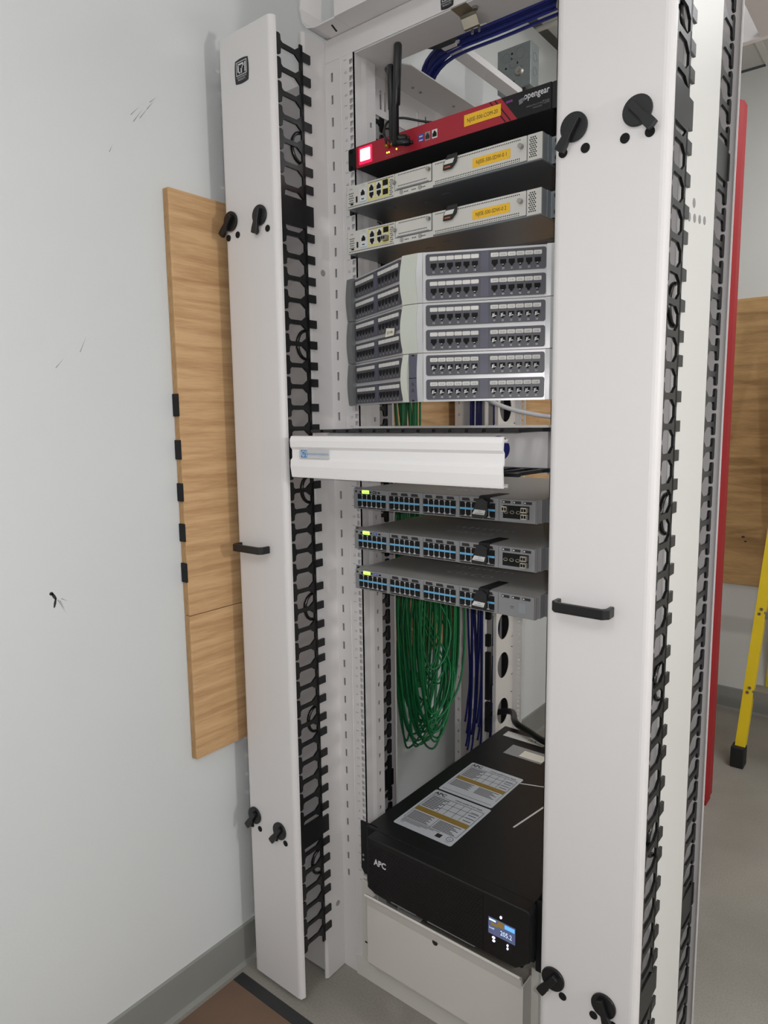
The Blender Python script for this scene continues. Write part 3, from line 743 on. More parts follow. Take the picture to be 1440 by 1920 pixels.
    p = MB(); p.prism([(.0225, .0215), (.0415, .0215), (.0525, .032), (.0545, H + .0035), (.033, H + .0035), (.024, .033)] , 'y', -.0045, -.0075)
    pt = p.build('pull_tag', 'black', t, bevel=.0012)
    p = MB(); p.prism([(.0255, .031), (.0445, .031), (.0485, .0385), (.0295, .0385)], 'y', -.0075, -.0079); p.build('tag_sticker', 'tag_white', pt)
    p = MB(); p.prism([(.027, .0245), (.0395, .0245), (.0395, .0272), (.027, .0272)], 'y', -.0075, -.0079); p.build('tag_insert', 'orange', pt)
    p = MB(); p.box(.084, .160, -.003, -.0026, .0135, .0295); al = p.build('asset_label', 'yellow_label', t)
    MB().text(serial, .0095, FY(.122, -.0032, .0185), .8).build('lettering', 'ink', al)
    return t
router('silver router with a yellow label below the red console server, no transceiver in its ports', 2, 'NJISE-500-SDW-0 1', 0, False)
router('silver router with a yellow label and a plugged-in transceiver, above the patch panels', 4, 'NJISE-500-SDW-0 2', 0, True)

# ---- angled patch panels
JACK = port_mesh('jack', .0105, .011, False, 'hole', .0012)
JPIN = None
def patch_panel(label, k, texts, contacts, apexkind, handwriting):
    t = thing('patch_panel', label, 'patch panel', (0, 0, Zu(k + 2) + .0006)); H = 2 * UH - .0012
    P0, P1, P2, P3 = Vector((-.224, -.012)), Vector((-.022, -.108)), Vector((.022, -.108)), Vector((.224, -.012))
    q = MB(); q.prism([(-.2413, -.003), (-.226, -.003), tuple(P0), tuple(P1), tuple(P2), tuple(P3), (.226, -.003), (.2413, -.003), (.2413, -.0005), (.222, -.0005), (.018, -.1), (-.018, -.1), (-.222, -.0005), (-.2413, -.0005)], 'z', 0, H)
    q.build('frame', 'silver', t)
    # end caps and apex, bowed outward at mid height
    def bowed(name, m, pts0, pts1, bow, n=10, parent=t):
        b = MB(); rows = []
        for j in range(n + 1):
            f_ = j / n; s = math.sin(PI * f_)
            rows.append([(p[0] + bo[0] * s, p[1] + bo[1] * s, H * f_) for p, bo in zip(pts0, bow)])
        w = len(pts0); vs = [v for r_ in rows for v in r_]; fs = []
        for j in range(n):
            for i in range(w): fs.append((j * w + i, j * w + (i + 1) % w, (j + 1) * w + (i + 1) % w, (j + 1) * w + i))
        fs += [tuple(range(w)), tuple(n * w + i for i in range(w))]
        b.add(vs, fs); return b.build(name, m, parent, smooth=False)
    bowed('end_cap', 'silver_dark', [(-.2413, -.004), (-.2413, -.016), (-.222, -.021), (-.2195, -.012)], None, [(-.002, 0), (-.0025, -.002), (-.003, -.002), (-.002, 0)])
    bowed('end_cap', 'silver', [(.2195, -.012), (.222, -.019), (.239, -.0125), (.241, -.003)], None, [(0, 0), (0, -.002), (0, -.002), (0, 0)])
    if apexkind == 'smooth':
        bowed('apex_cover', 'apex', [(-.0225, -.107), (-.021, -.1115), (.0135, -.1115), (.0135, -.1085)], None, [(0, 0), (-.004, -.004), (-.002, -.004), (0, 0)])
        bowed('apex_edge', 'silver', [(.0135, -.1085), (.0135, -.111), (.0225, -.1085), (.0225, -.106)], None, [(0, 0), (-.002, -.0035), (0, -.002), (0, 0)])
    else:
        bowed('apex_cover', 'apex', [(-.0225, -.107), (-.021, -.1115), (-.008, -.1115), (-.008, -.1085)], None, [(0, 0), (-.004, -.004), (-.002, -.004), (0, 0)])
        q = MB(); q.box(-.008, .0115, -.1115, -.108, .001, H - .001); ap = q.build('label_holder', 'bezel_mid', t)
        MB().text('6', .011, FY(.001, -.1118, H * .34)).text('A', .011, FY(.001, -.1118, H * .2)).build('handwriting', 'ink', ap)
        q = MB(); q.box(-.001, .004, -.1117, -.1115, H - .004, H - .001); q.box(-.001, .004, -.1117, -.1115, .001, .004); q.box(-.008, .0115, -.1118, -.1115, H / 2 - .0006, H / 2 + .0006); q.build('holder_clip', 'hole', ap)
        bowed('apex_edge', 'silver', [(.0115, -.1085), (.0115, -.111), (.0225, -.1085), (.0225, -.106)], None, [(0, 0), (0, -.003), (0, -.002), (0, 0)])
    n = 1
    for side in (0, 1):
        A, B = (P0, P1) if side == 0 else (P2, P3)
        mid = (A + B) / 2; d = (B - A); Ln = d.length; ang = math.atan2(d.y, d.x)
        bx = (Ln - .012) / 2
        for row in (1, 0):
            z0 = .0035 + row * .0435; bh = .0365
            b = MB(); b.prism(rrect(-bx, bx, 0, bh, .004), 'y', 0, -.003)
            bz = b.build('bezel', 'bezel', t, (mid.x, mid.y, z0), (0, 0, ang))
            MB().box(-.007, .007, -.0036, -.003, .001, bh - .001).build('centre_bar', 'bezel_mid', bz)
            num = {(0, 1): 1, (0, 0): 25, (1, 1): 13, (1, 0): 37}[(side, row)]
            T = MB()
            for g_ in (0, 1):
                for i in range(6):
                    x = (-bx + .0145 + i * .0148) if g_ == 0 else (bx - .0145 - (5 - i) * .0148)
                    link('jack', JACK, bz, (x, -.003, .0085))
                    lb = MB(); lb.prism(rrect(x - .0069, x + .0069, .0245, .0315, .0012, 2), 'y', -.003, -.0038); lbo = lb.build('label_tile', 'tag_white', bz)
                    if texts[side * 2 + g_]: MB().text('D1%d' % (num + g_ * 6 + i), .0042, FY(x, -.0039, .0262), .8).build('tile_print', 'ink_soft', lbo)
                    T.text(str(num + g_ * 6 + i), .0048, FY(x, -.0031, .0028), .9)
                    if contacts[side * 2 + g_] or (side == 1 and i % 2):
                        c = MB(); big = contacts[side * 2 + g_] and not (k < 10 and g_ == 0)
                        if big:
                            c.prism([(x - .0035, .0105), (x - .0012, .0105), (x - .001, .016), (x - .003, .017)], 'y', -.0042, -.0046); c.box(x + .001, x + .0038, -.0046, -.0042, .012, .0135); c.box(x - .0004, x + .0006, -.0046, -.0042, .011, .0175)
                        else:
                            c.box(x - .002, x + .0012, -.0046, -.0042, .0102, .0112)
                        c.build('contact', 'pinwhite', bz)
            T.build('port_numbers', 'print_white', bz, kind='stuff')
    if handwriting:
        A, B = P0, P1; d = (B - A).normalized(); ang = math.atan2(d.y, d.x)
        q = MB(); q.prism([(-.022, .0), (.0145, .0), (.018, .0125), (-.0165, .0165)], 'y', -.0045, -.0052)
        c = A + d * .178
        s = q.build('paper_tag', 'paper', t, (c.x, c.y, .0385), (0, 0, ang))
        MB().text('IDF 04b', .0085, FY(-.001, -.0054, .004), .9).build('handwriting', 'ink', s)
patch_panel('topmost angled silver patch panel with a smooth centre cover, below the routers', 6, (0, 0, 0, 1), (0, 0, 0, 0), 'smooth', False)
patch_panel('middle angled silver patch panel with a handwritten paper tag', 8, (0, 0, 0, 1), (0, 0, 0, 1), 'smooth', True)
patch_panel('lowest angled patch panel with a dark label holder at its centre', 10, (0, 0, 1, 1), (0, 0, 1, 1), 'holder', False)

# ---- horizontal cable manager
t = thing('horizontal_cable_manager', 'white horizontal cable manager with slid-out cover and blue badge', 'cable manager', (0, 0, Zu(15)))
Hh = 2 * UH
m = MB(); m.box(-.2413, .2413, -.004, -.001, 0, Hh); m.build('back_plate', 'white', t)
for sg in (-1,):
    m = MB(); m.box(sg * .2255, sg * .2235, -.1, -.004, .006, Hh - .01); m.build('side_bracket', 'white', t)
m = MB()
for zc in (.045,): m.cyl((.122, zc), 'y', .024, -.0046, -.004, 28)
m.build('pass_through', 'blue2', t)
for row, zc in (('upper', Hh - .008), ('lower', .008)):
    m = MB(); m.box(-.232, .232, -.02, -.006, zc - .0035, zc + .0035); sp = m.build('finger_bar', 'black', t)
    for i in range(14):
        x = -.222 + i * .0342
        q = MB(); q.prism([(x - .010, -.02), (x + .010, -.02), (x + .0045, -.035), (x + .0045, -.128), (x + .0135, -.133), (x + .0135, -.143), (x - .0135, -.143), (x - .0135, -.133), (x - .0045, -.128), (x - .0045, -.035)], 'z', zc - .003, zc + .003)
        q.build('finger', 'black', sp)
m = MB(); dx = -.022; yc = -.168
prof = [(yc, -.0125), (yc - .001, -.009), (yc - .004, .01), (yc - .003, .022), (yc + .002, .0275), (yc + .002, .044), (yc - .003, .0495), (yc - .004, .062), (yc - .001, .0705), (yc + .002, .072), (yc + .003, .0695), (yc + .001, .0495), (yc + .005, .0445), (yc + .005, .027), (yc + .001, .022), (yc + .003, -.0125)]
m.prism(prof, 'x', dx - .2465, dx + .2445); cv = m.build('cover', 'white_bright', t)
for z in (.063, -.011):
    q = MB(); q.box(dx - .2415, dx + .2415, yc + .001, yc + .022, z, z + .002); q.box(dx - .2415, dx + .2415, yc + .0205, yc + .023, z - .002, z + .004); q.build('cover_hook', 'white', cv)
for x in (dx - .2475,):
    q = MB(); q.box(x, x + .003, yc + .006, yc + .03, -.008, .07); q.build('cover_stop', 'plastic_clear', cv)
q = MB(); q.prism(rrect(dx - .222, dx - .14, .0265, .045, .0025), 'y', yc + .0025, yc - .002); bd = q.build('badge', 'silver', cv)
q = MB(); x0 = dx - .2165; e = yc - .0024
q.box(x0, x0 + .0165, e, e + .0005, .0285, .0435); q.build('badge_square', 'badge_blue', bd)
q = MB(); e -= .0003
for a in ((.002, .0125, .0405, .042), (.002, .0038, .0305, .042), (.002, .0075, .0305, .032), (.0075, .0092, .0305, .038), (.0075, .0125, .0365, .038), (.0108, .0125, .0365, .042), (.0138, .0153, .0305, .042)): q.box(x0 + a[0], x0 + a[1], e, e + .0003, a[2], a[3])
q.build('badge_letters', 'print_white', bd)
MB().text('CHATSWORTH PRODUCTS', .0058, FY(dx - .172, yc - .0024, .0335), .9).build('lettering', 'badge_blue_print', bd)

# ---- switches
PU = port_mesh('port', .0106, .0108, True); PD = port_mesh('port', .0106, .0108, False)
def switch(label, k, uplink):
    t = thing('network_switch', label, 'switch', (.0025, -.036, Zu(k + 1) + .0005)); Wd, H = .434, .0432; x0 = -Wd / 2
    MB().box(x0, -x0, .002, .445, 0, H).build('chassis', 'switch_top', t, bevel=.001)
    MB().box(x0, -x0, -.0005, .0035, 0, H).build('front_frame', 'switch_grey', t, bevel=.0008)
    for sg in (-1, 1):
        e = MB(); e.box(sg * Wd / 2, sg * .2413 - .0025, .0335, .036, .0, H); e.box(sg * Wd / 2, sg * (Wd / 2 + .002), .015, .036, 0, H); eo = e.build('ear', 'switch_grey', t)
        q = MB()
        for z in (.006, H - .006): q.cyl((sg * .2335 - .0025, z), 'y', .0036, .031, .0335, 12)
        q.build('ear_screw', 'black', eo)
    # mode panel
    q = MB(); q.cyl((x0 + .0065, H - .0055), 'y', .0022, -.0005, -.0013, 12); q.cyl((x0 + .0195, H - .0065), 'y', .0024, -.0005, -.0013, 12); q.build('mode_button', 'hole', t)
    q = MB(); q.prism(rrect(x0 + .0235, x0 + .0425, H - .0095, H - .0022, .001, 2), 'y', -.0005, -.0012); dsp = q.build('status_leds', 'led_green', t)
    q = MB()
    for i in range(5): q.box(x0 + .028 + i * .0028, x0 + .0292 + i * .0028, -.0014, -.0012, H - .0088, H - .0055)
    q.build('led_print', 'ochre', dsp)
    q = MB(); q.box(x0 + .045, x0 + .049, -.0011, -.0005, H - .0072, H - .0042); q.box(x0 + .0665, x0 + .0725, -.0011, -.0005, H - .0075, H - .0045); q.build('small_port', 'hole', t)
    q = MB(); q.box(x0 + .053, x0 + .063, -.0011, -.0005, H - .0085, H - .0032); ub = q.build('usb_port', 'hole' if uplink == 'A' else 'usb_blue', t)
    MB().box(x0 + .0545, x0 + .0615, -.0013, -.0011, H - .0062, H - .0052).build('contact', 'pinwhite', ub)
    gx = [.011 + .0868 * g for g in range(4)]
    for g in range(4):
        a = x0 + gx[g]; w = .0775
        q = MB(); q.box(a, a + w, -.0009, -.0005, .0055, H - .0105); blk = q.build('port_block', 'black_matte', t)
        q = MB(); q.box(a, a + w, -.0016, -.0009, .0176, .0215); q.build('blue_band', 'blue_band', blk)
        for i in range(6):
            xc = a + w * (i + .5) / 6
            link('port', PU, blk, (xc, -.0009, .0216)); link('port', PD, blk, (xc, -.0009, .0066))
        q = MB()
        for i in range(1, 6):
            xc = a + w * i / 6; q.box(xc - .0004, xc + .0004, -.0017, -.0009, .0066, .0176); q.box(xc - .0004, xc + .0004, -.0017, -.0009, .0215, .031)
            q.box(xc - .0024, xc + .0024, -.0017, -.0009, .0056, .0073); q.box(xc - .0018, xc + .0018, -.0017, -.0009, .0302, .0316)
        q.build('port_divider', 'pinwhite', blk)
        for i in range(3):
            b = a + .001 + i * w / 3
            q = MB(); q.prism([(b, .0018), (b + w / 3 - .002, .0018), (b + w / 3 - .002, .0042), (b, .0042)], 'y', -.0005, -.0009); q.build('lower_vent', 'ink', t)
            if g:
                q = MB(); q.prism([(b + .004, H - .0088), (b + .0215, H - .0088), (b + .0195, H - .0032), (b + .004, H - .0032)], 'y', -.0005, -.0009); q.build('upper_vent', 'ink', t)
        q = MB(); q.box(a + w + .001, a + w + .0085, -.0022, -.0005, .001, H - .001); q.build('divider_rib', 'switch_grey', t)
    # uplink module on the right
    a, b = x0 + .3585, -x0 - .0015
    q = MB(); q.box(a, b, -.0032, -.0005, .0012, H - .0008); mod = q.build('uplink_module', 'switch_grey', t, bevel=.0006)
    for i in range(3):
        c = a + .007 + i * .0215
        q = MB(); q.prism(rrect(c, c + .0165, H - .0082, H - .0032, .001, 2), 'y', -.0032, -.0037); q.build('module_vent', 'ink', mod)
        q = MB(); q.box(c + .0015, c + .0045, -.004, -.0037, H - .007, H - .0045); q.build('vent_rib', 'pinwhite', mod)
    if uplink != 'C':
        q = MB(); q.box(a + .0085, a + .0615, -.0037, -.0032, .0075, .0315); cage = q.build('module_cage', 'hole', mod)
        q = MB()
        for i in range(4):
            c = a + .0095 + i * .0125
            q.tube([(c + .0055 + .0042 * math.cos(th), -.0042, .0192 + .0026 * math.sin(th)) for th in [2 * PI * j / 10 for j in range(10)]], .0007, 5, True)
        q.build('cage_spring', 'nickel', mod)
        for row, z in ((0, .0205), (1, .0085)):
            s = MB(); s.box(a + .049, a + .0605, -.013, -.0037, z, z + .0095); so = s.build('transceiver', 'nickel', mod)
            s = MB(); s.box(a + .0502, a + .0542, -.0133, -.013, z + .002, z + .0075); s.box(a + .0553, a + .0593, -.0133, -.013, z + .002, z + .0075); s.build('transceiver_port', 'hole', mod)
        if uplink == 'A':
            s = MB(); s.box(a + .0085, a + .0195, -.011, -.0037, .0205, .03); s.build('transceiver', 'nickel', mod)
            s = MB(); s.box(a + .0097, a + .0133, -.0113, -.011, .0222, .028); s.box(a + .0147, a + .0183, -.0113, -.011, .0222, .028); s.build('transceiver_port', 'hole', mod)
    else:
        q = MB(); q.prism(rrect(a + .043, a + .0575, .0105, .0285, .002, 3), 'y', -.0032, -.0036); q.build('recess', 'router_body', mod)
        q = MB()
        for i in range(5): q.box(a + .0255 + i * .0016, a + .0263 + i * .0016, -.0034, -.0032, .0185, .0185 + (.0015, .0028, .0018, .0028, .0015)[i])
        q.text('cisco', .0034, FY(a + .029, -.0034, .0158)); q.build('logo_print', 'ink', mod)
    q = MB()
    # wordmark pressed into the lid
    q.text('cisco', .05, FZ(.018, .085, H + .0002), 1.15); q.build('lid_wordmark', 'print_white', t)
    q = MB()
    for i in range(9): h = (.008, .014, .02, .014, .008, .014, .02, .014, .008)[i]; q.box(-.05 + i * .017, -.0475 + i * .017, .145 - h / 2 + .01, .145 + h / 2 + .01, H, H + .0003)
    q.build('lid_bars', 'print_white', t)
    # black strap folded over the lid with a white sticker
    c = x0 + .3235
    q = MB()
    q.prism([(-.0045, .0225), (-.0055, .036), (-.003, H + .0018), (.006, H + .003), (.04, H + .0016), (.075, H + .0008), (.075, H), (.04, H + .0004), (.008, H + .0012), (.0, H), (-.0022, .036), (-.0016, .0225)], 'x', c - .008, c + .0145)
    st = q.build('strap_tag', 'black_matte', t)
    q = MB(); q.prism([(c - .021, .006), (c + .011, .0045), (c + .0145, .012), (c + .0145, H - .006), (c + .004, H + .0005), (c - .009, H - .003), (c - .0155, .024)], 'y', -.0075, -.0105); tg = q.build('tag_body', 'black_gloss', t, bevel=.0012)
    q = MB(); q.prism([(c - .0185, .0115), (c + .0075, .0105), (c + .0105, .0195), (c - .013, .0205)], 'y', -.0105, -.0109); sk = q.build('tag_sticker', 'tag_white', tg)
    MB().text('000', .0045, FY(c - .002, -.0111, .0155), 1).build('tag_print', 'badge_blue_print', tg)
    q = MB(); q.box(c - .012, c + .006, -.0111, -.0109, .0125, .0136); q.build('tag_bar', 'ink_soft', tg)
    return t
switch('grey network switch with three plugged transceivers, directly under the white cable manager', 16, 'A')
switch('grey network switch with two plugged transceivers, between two other switches', 18, 'B')
switch('grey network switch with a blank uplink cover, lowest of the three', 20, 'C')

# ---- uninterruptible power supply
t = thing('power_supply_unit', 'large black rack power supply with white labels and a lit screen', 'power supply', (0, 0, Zu(37)))
Hu = 3 * UH
MB().box(-.216, .216, -.012, .66, .001, Hu).build('case', 'ups_black', t, bevel=.0015)
q = MB(); q.prism([(-.2413, .012), (-.232, .0), (-.19, .0), (-.19, Hu), (-.2413, Hu)], 'y', -.004, -.001); e = q.build('ear', 'black_matte', t)
q = MB()
for z in (.035, .047): q.cyl((-.2345, z), 'y', .003, -.0046, -.004, 10)
q.build('ear_slot', 'slot', e)
q = MB(); q.box(.216, .2413, -.004, -.001, -.02, Hu); q.build('ear', 'black_matte', t)
# bezel: chamfered outline, sloped top
q = MB()
out = [(-.19, .018), (-.184, .004), (-.17, -.001), (.192, -.001), (.222, .024), (.222, Hu - .006), (.216, Hu), (-.186, Hu), (-.19, Hu - .004)]
q.prism(out, 'y', -.012, -.044); bz = q.build('bezel', 'ups_black', t, bevel=.005, seg=3)
# diamond grille
q = MB(); px, pz = .0072, .0062
for r_ in range(18):
    for c_ in range(46):
        x = -.18 + c_ * px + (px / 2 if r_ % 2 else 0); z = .012 + r_ * pz
        if x > .112: continue
        if -.172 < x < -.128 and .07 < z < .09: continue
        q.add([(x - .0026, -.0442, z), (x, -.0442, z - .0022), (x + .0026, -.0442, z), (x, -.0442, z + .0022)], [(0, 1, 2, 3)])
q.build('grille', 'hole', bz, kind='stuff')
q = MB()
for r_ in range(18):
    z = .0105 + r_ * pz; q.box(-.183, .115, -.0444, -.044, z - .0004, z + .0004)
q.build('grille_bars', 'ups_black', bz, kind='stuff')
MB().text('APC', .0205, FY(-.151, -.0447, .0725), .9, bold=.035).build('lettering', 'pinwhite', bz)
MB().box(.1165, .1185, -.0446, -.044, .003, Hu - .01).build('seam', 'hole', bz)
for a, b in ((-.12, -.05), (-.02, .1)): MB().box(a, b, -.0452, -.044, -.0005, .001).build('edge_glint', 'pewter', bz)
q = MB(); q.box(.131, .191, -.0452, -.044, .049, .0845); sc = q.build('screen', 'screen', bz)
MB().box(.168, .190, -.0455, -.0452, .074, .0825).build('screen_block', 'screen_blue', sc)
q = MB(); q.box(.152, .167, -.0455, -.0452, .071, .0835); q.box(.137, .152, -.0455, -.0452, .069, .0755); q.build('screen_panel', 'screen_ochre', sc)
q = MB(); q.text('205.2', .0145, FY(.1715, -.0457, .0565), .82); q.text('Load', .0065, FY(.139, -.0457, .061), .9); q.box(.133, .148, -.0457, -.0452, .0785, .082); q.build('screen_text', 'screen_text', sc)
q = MB()
for x, z, rx, rz in ((.159, .094, .0025, .003), (.143, .0425, .0036, .0024), (.1435, .0355, .0032, .0024), (.1745, .0405, .002, .0024), (.1745, .0335, .002, .0024)):
    q.prism([(x + rx * math.cos(a), z + rz * math.sin(a)) for a in [i * PI / 5 for i in range(10)]], 'y', -.0452, -.044)
q.build('lit_button', 'led_white', bz)
MB().box(-.19, -.04, -.02, -.006, -.024, -.002).build('support_rail', 'dark_tray', t)
MB().box(-.2, .2, -.03, .3, -.006, .001).build('support_shelf', 'black_matte', t)
def paper_label(x0, x1, y0, y1, front):
    z = Hu
    q = MB(); q.prism(rrect(x0, x1, y0, y1, .005, 3), 'z', z, z + .0005); lb = q.build('rating_label', 'label_silver', t)
    L = MB(); e0, e1 = z + .0005, z + .0007; w, h = x1 - x0, y1 - y0
    def R(a, b, c, d, m=L): m.box(x0 + a * w, x0 + b * w, y0 + c * h, y0 + d * h, e0, e1)
    O = MB(); R(.05, .95, .42, .52, O); O.build('label_band', 'ochre', lb)
    R(.04, .96, .865, .872); R(.04, .96, .19, .196) if front else R(.04, .96, .06, .066)
    R(.04, .046, .19, .87); R(.954, .96, .19, .87)
    for a in (.36, .48, .62, .74): R(a, a + .006, .53, .86)
    R(.36, .95, .64, .646); R(.36, .95, .76, .766)
    if front: R(.5, .506, .19, .41)
    for i in range(9): R(.07, .30 + .03 * (i % 3), .55 + i * .034, .565 + i * .034)
    for i in range(7): R(.07, .44 - .04 * (i % 2), .21 + i * .028, .222 + i * .028); R(.53, .9 - .05 * (i % 3), .21 + i * .028, .222 + i * .028)
    for i in range(4): R(.79, .92, .57 + i * .07, .583 + i * .07)
    L.text('APC', .0165, FZ(x0 + w * .14, y0 + h * .895, e1), 1.05, bold=.035)
    L.text('Uninterruptible Power Supply', .0082, FZ(x0 + w * .66, y0 + h * .905, e1), .78, bold=.02)
    if front:
        for i in range(4): R(.06, .7 - .1 * i, .165 - i * .02, .172 - i * .02)
        L.box(x0 + w * .68, x0 + w * .77, y0 + .012, y0 + .026, e0, e1)
        L.tube([(x0 + w * .9 + .008 * math.cos(a), y0 + .022 + .008 * math.sin(a), e1) for a in [2 * PI * i / 16 for i in range(16)]], .0006, 4, True)
        L.text('UL', .007, FZ(x0 + w * .9, y0 + .0195, e1)); L.text('E95463', .004, FZ(x0 + w * .9, y0 + .008, e1))
        L.text('CE', .008, FZ(x0 + w * .1, y0 + .012, e1))
    L.build('label_print', 'ink', lb)
paper_label(-.176, -.014, .038, .221, True)
paper_label(-.175, -.019, .228, .399, False)
q = MB(); q.box(-.19, -.06, .598, .632, Hu, Hu + .0005); r1 = q.build('rear_label', 'tag_white', t)
MB().text('15A', .018, FZ(-.1, .608, Hu + .0006)).build('lettering', 'ink', r1)
q = MB(); q.box(-.135, -.02, .5, .56, Hu, Hu + .0012); r2 = q.build('document_sleeve', 'plastic_clear', t)
MB().box(-.09, -.02, .508, .545, Hu + .0012, Hu + .0016).build('paper_slip', 'paper', r2)
for (xa, ya), (xb, yb), w in (((-.018, .377), (.06, .405), .0016), ((.062, .19), (.085, .34), .0022)):
    d = Vector((xb - xa, yb - ya)).normalized(); nn = Vector((-d.y, d.x)) * w
    q = MB(); q.prism([(xa - nn.x, ya - nn.y), (xb - nn.x, yb - nn.y), (xb + nn.x, yb + nn.y), (xa + nn.x, ya + nn.y)], 'z', Hu, Hu + .0004); q.build('light_streak', 'tag_white', t)  # white strips drawn as thin light streaks across the case top

# ================================================================ cables
def cable(name, label, cat, pts, r, m, group=None, n=6, sides=7):
    q = MB(); q.tube(smooth_path(pts, n), r, sides); o = q.build(name, m, smooth=True)
    return tag(o, label, cat, group)
rnd = random.Random(3)
# green patch cables hung in loops behind the left manager
for i in range(34):
    a = rnd.random(); xb = rnd.uniform(-.462, -.385); ya = rnd.uniform(.385, .46); yb = min(.68, ya + rnd.uniform(.10, .26)) if i > 8 else ya + rnd.uniform(.17, .215)
    zb = rnd.uniform(.34, .55) if i > 6 else rnd.uniform(.335, .37); zt = rnd.uniform(1.0, 1.25)
    s = rnd.uniform(-.015, .02); x2 = min(-.36, max(-.465, xb + rnd.uniform(-.04, .05)))
    ym = ya + (yb - ya) * rnd.uniform(.35, .65)
    top = 1.55 if i % 3 == 0 else zt
    pts = [(-.44 + rnd.uniform(-.02, .02), .44 + rnd.uniform(-.025, .035), top), (xb, ya + .01, zt - .15), (xb + s, ya - .015, (zt + zb) / 2), (xb + s, ya + .02, zb + .10), (xb, ym, zb), (x2, yb - .02, zb + .12), (x2, yb, (zt + zb) / 2 + .08), (max(-.466, x2 - .02), yb - .05, zt - .12), (-.445 + rnd.uniform(-.02, .02), .54 + rnd.uniform(-.04, .08), min(1.28, zt + .12))]
    cable('network_cable', 'green network cable hanging in a loose coil behind the left cable manager', 'cable', pts, .0031, 'green' if i % 3 else 'green2', 'coiled green cables')
for i in range(8):
    y = .42 + i * .008; x = -.41 + rnd.uniform(-.03, .03); zb = rnd.uniform(.38, .48)
    r_ = rnd.uniform(.05, .1); cz = zb + r_ + rnd.uniform(0, .2)
    pts = [(x, y, 1.5), (x, y, 1.2), (x + .01, y + .01, .95), (x + .02, y - .02, cz + .12), (x + .02, y + .03, cz - r_), (x + .03, y + .10, cz - r_ * .9), (x + .02, y + .15, cz + .03), (x, y + .10, cz + .14), (x - .01, y + .03, cz + .25)]
    cable('network_cable', 'green network cable hanging in a loose coil behind the left cable manager', 'cable', pts, .0031, 'green', 'coiled green cables')
# overhead blue bundle that turns down the rear trough
for i in range(16):
    a = 2 * PI * i / 16; rr = .021 if i % 3 else .008; oy_, oz_ = rr * math.cos(a), rr * .8 * math.sin(a)
    y, z = .435 + oy_ * 1.3, 2.298 + oz_; xd, yd = (-.438 + .0048 * i, .795 + .016 * math.sin(a * 3)) if i % 4 else (-.375 + .008 * math.cos(a), .872 + .01 * math.sin(a))
    zb = .24 + .05 * (i % 4)
    pts = [(1.3, y + .02, z + .04), (.7, y + .01, z + .015), (.2, y, z + .004), (-.1, y, z), (-.3, y + .005, z - .005), (-.39, y + .06, z - .06), (-.42, .6 + oy_, 2.12), (xd, yd - .06, 1.95), (xd, yd, 1.75), (xd + .006 * math.sin(i), yd, 1.4), (xd - .006, yd + .005, 1.05), (xd + .01 * math.cos(i), yd + .008 * math.sin(i), .75), (xd, yd, .5), (xd - .003, yd - .01, zb), (xd - .006, yd - .02, zb - .06)]
    cable('data_cable', 'blue data cable running overhead and down the rear trough', 'cable', pts, .0034, 'blue' if i % 2 else 'blue2', 'blue data cables')
cable('power_cable', 'thick black power cable leaving a round opening to the power supply', 'cable', [(-.36, .81, .36), (-.31, .803, .385), (-.25, .77, .41), (-.18, .66, .434), (-.12, .63, .432), (-.04, .6, .43), (.06, .62, .432), (.12, .675, .43)], .010, 'black', None, 8, 12)
cable('grey_lead', 'light grey lead sagging below the lowest patch panel', 'cable', [(-.16, .36, 1.43), (-.12, .46, 1.39), (-.06, .54, 1.368), (.0, .6, 1.36), (.12, .62, 1.37), (.24, .6, 1.42)], .006, 'grey_cable', None, 8, 10)
q = MB(); q.box(-.4935, -.478, .57, .595, .70, .77); tag(q.build('cable_wrap', 'velcro'), 'black cable wrap holding the green coil against the plywood', 'cable wrap')

# ================================================================ overhead gear
t = thing('overhead_trough', 'white overhead cable trough with flared end on top of the rack', 'cable trough', (0, 0, 2.158))
MB().box(-.2295, .3, -.05, .14, 0, .003).build('floor_plate', 'white', t)
MB().box(-.229, .3, -.053, -.05, 0, .13).build('front_lip', 'white', t)
fl = MB(); pr = [(-.23, 0), (-.285, .0), (-.308, .006), (-.322, .022), (-.328, .05), (-.325, .09), (-.316, .13), (-.313, .13), (-.322, .09), (-.325, .05), (-.319, .024), (-.306, .009), (-.285, .003), (-.23, .003)]
fl.prism(pr, 'y', -.05, .012); fl.build('flared_end', 'white', t)
q = MB(); q.box(-.3275, -.3262, -.03, .0, .03, .05); q.box(-.262, -.258, -.012, -.011, -.0006, 0); q.prism([(-.262, -.012), (-.258, -.012), (-.25, -.035), (-.254, -.035)], 'z', -.0005, 0); q.build('slot', 'hole', t)
# support bar with black saddle
t = thing('support_bar', 'white overhead bar with black saddle and end cap carrying blue cables', 'cable support', (-.255, .42, 2.29))
q = MB(); q.box(-.019, .019, -.06, .34, -.006, .012); q.build('bar', 'white', t)
q = MB(); q.prism([(-.1, .026), (-.06, .004), (-.026, -.010), (.026, -.010), (.042, .012), (.05, .036), (.042, .036), (.034, .018), (.02, .0125), (-.024, .0125), (-.05, .014), (-.09, .036)], 'y', -.085, -.03); q.build('saddle', 'black', t)
q = MB(); q.box(-.027, .027, .34, .352, -.011, .015); q.build('end_cap', 'black', t)
q = MB(); q.tube([(0, -.05, .012), (0, -.05, .5)], .004, 8); q.build('hanger_rod', 'steel', t)
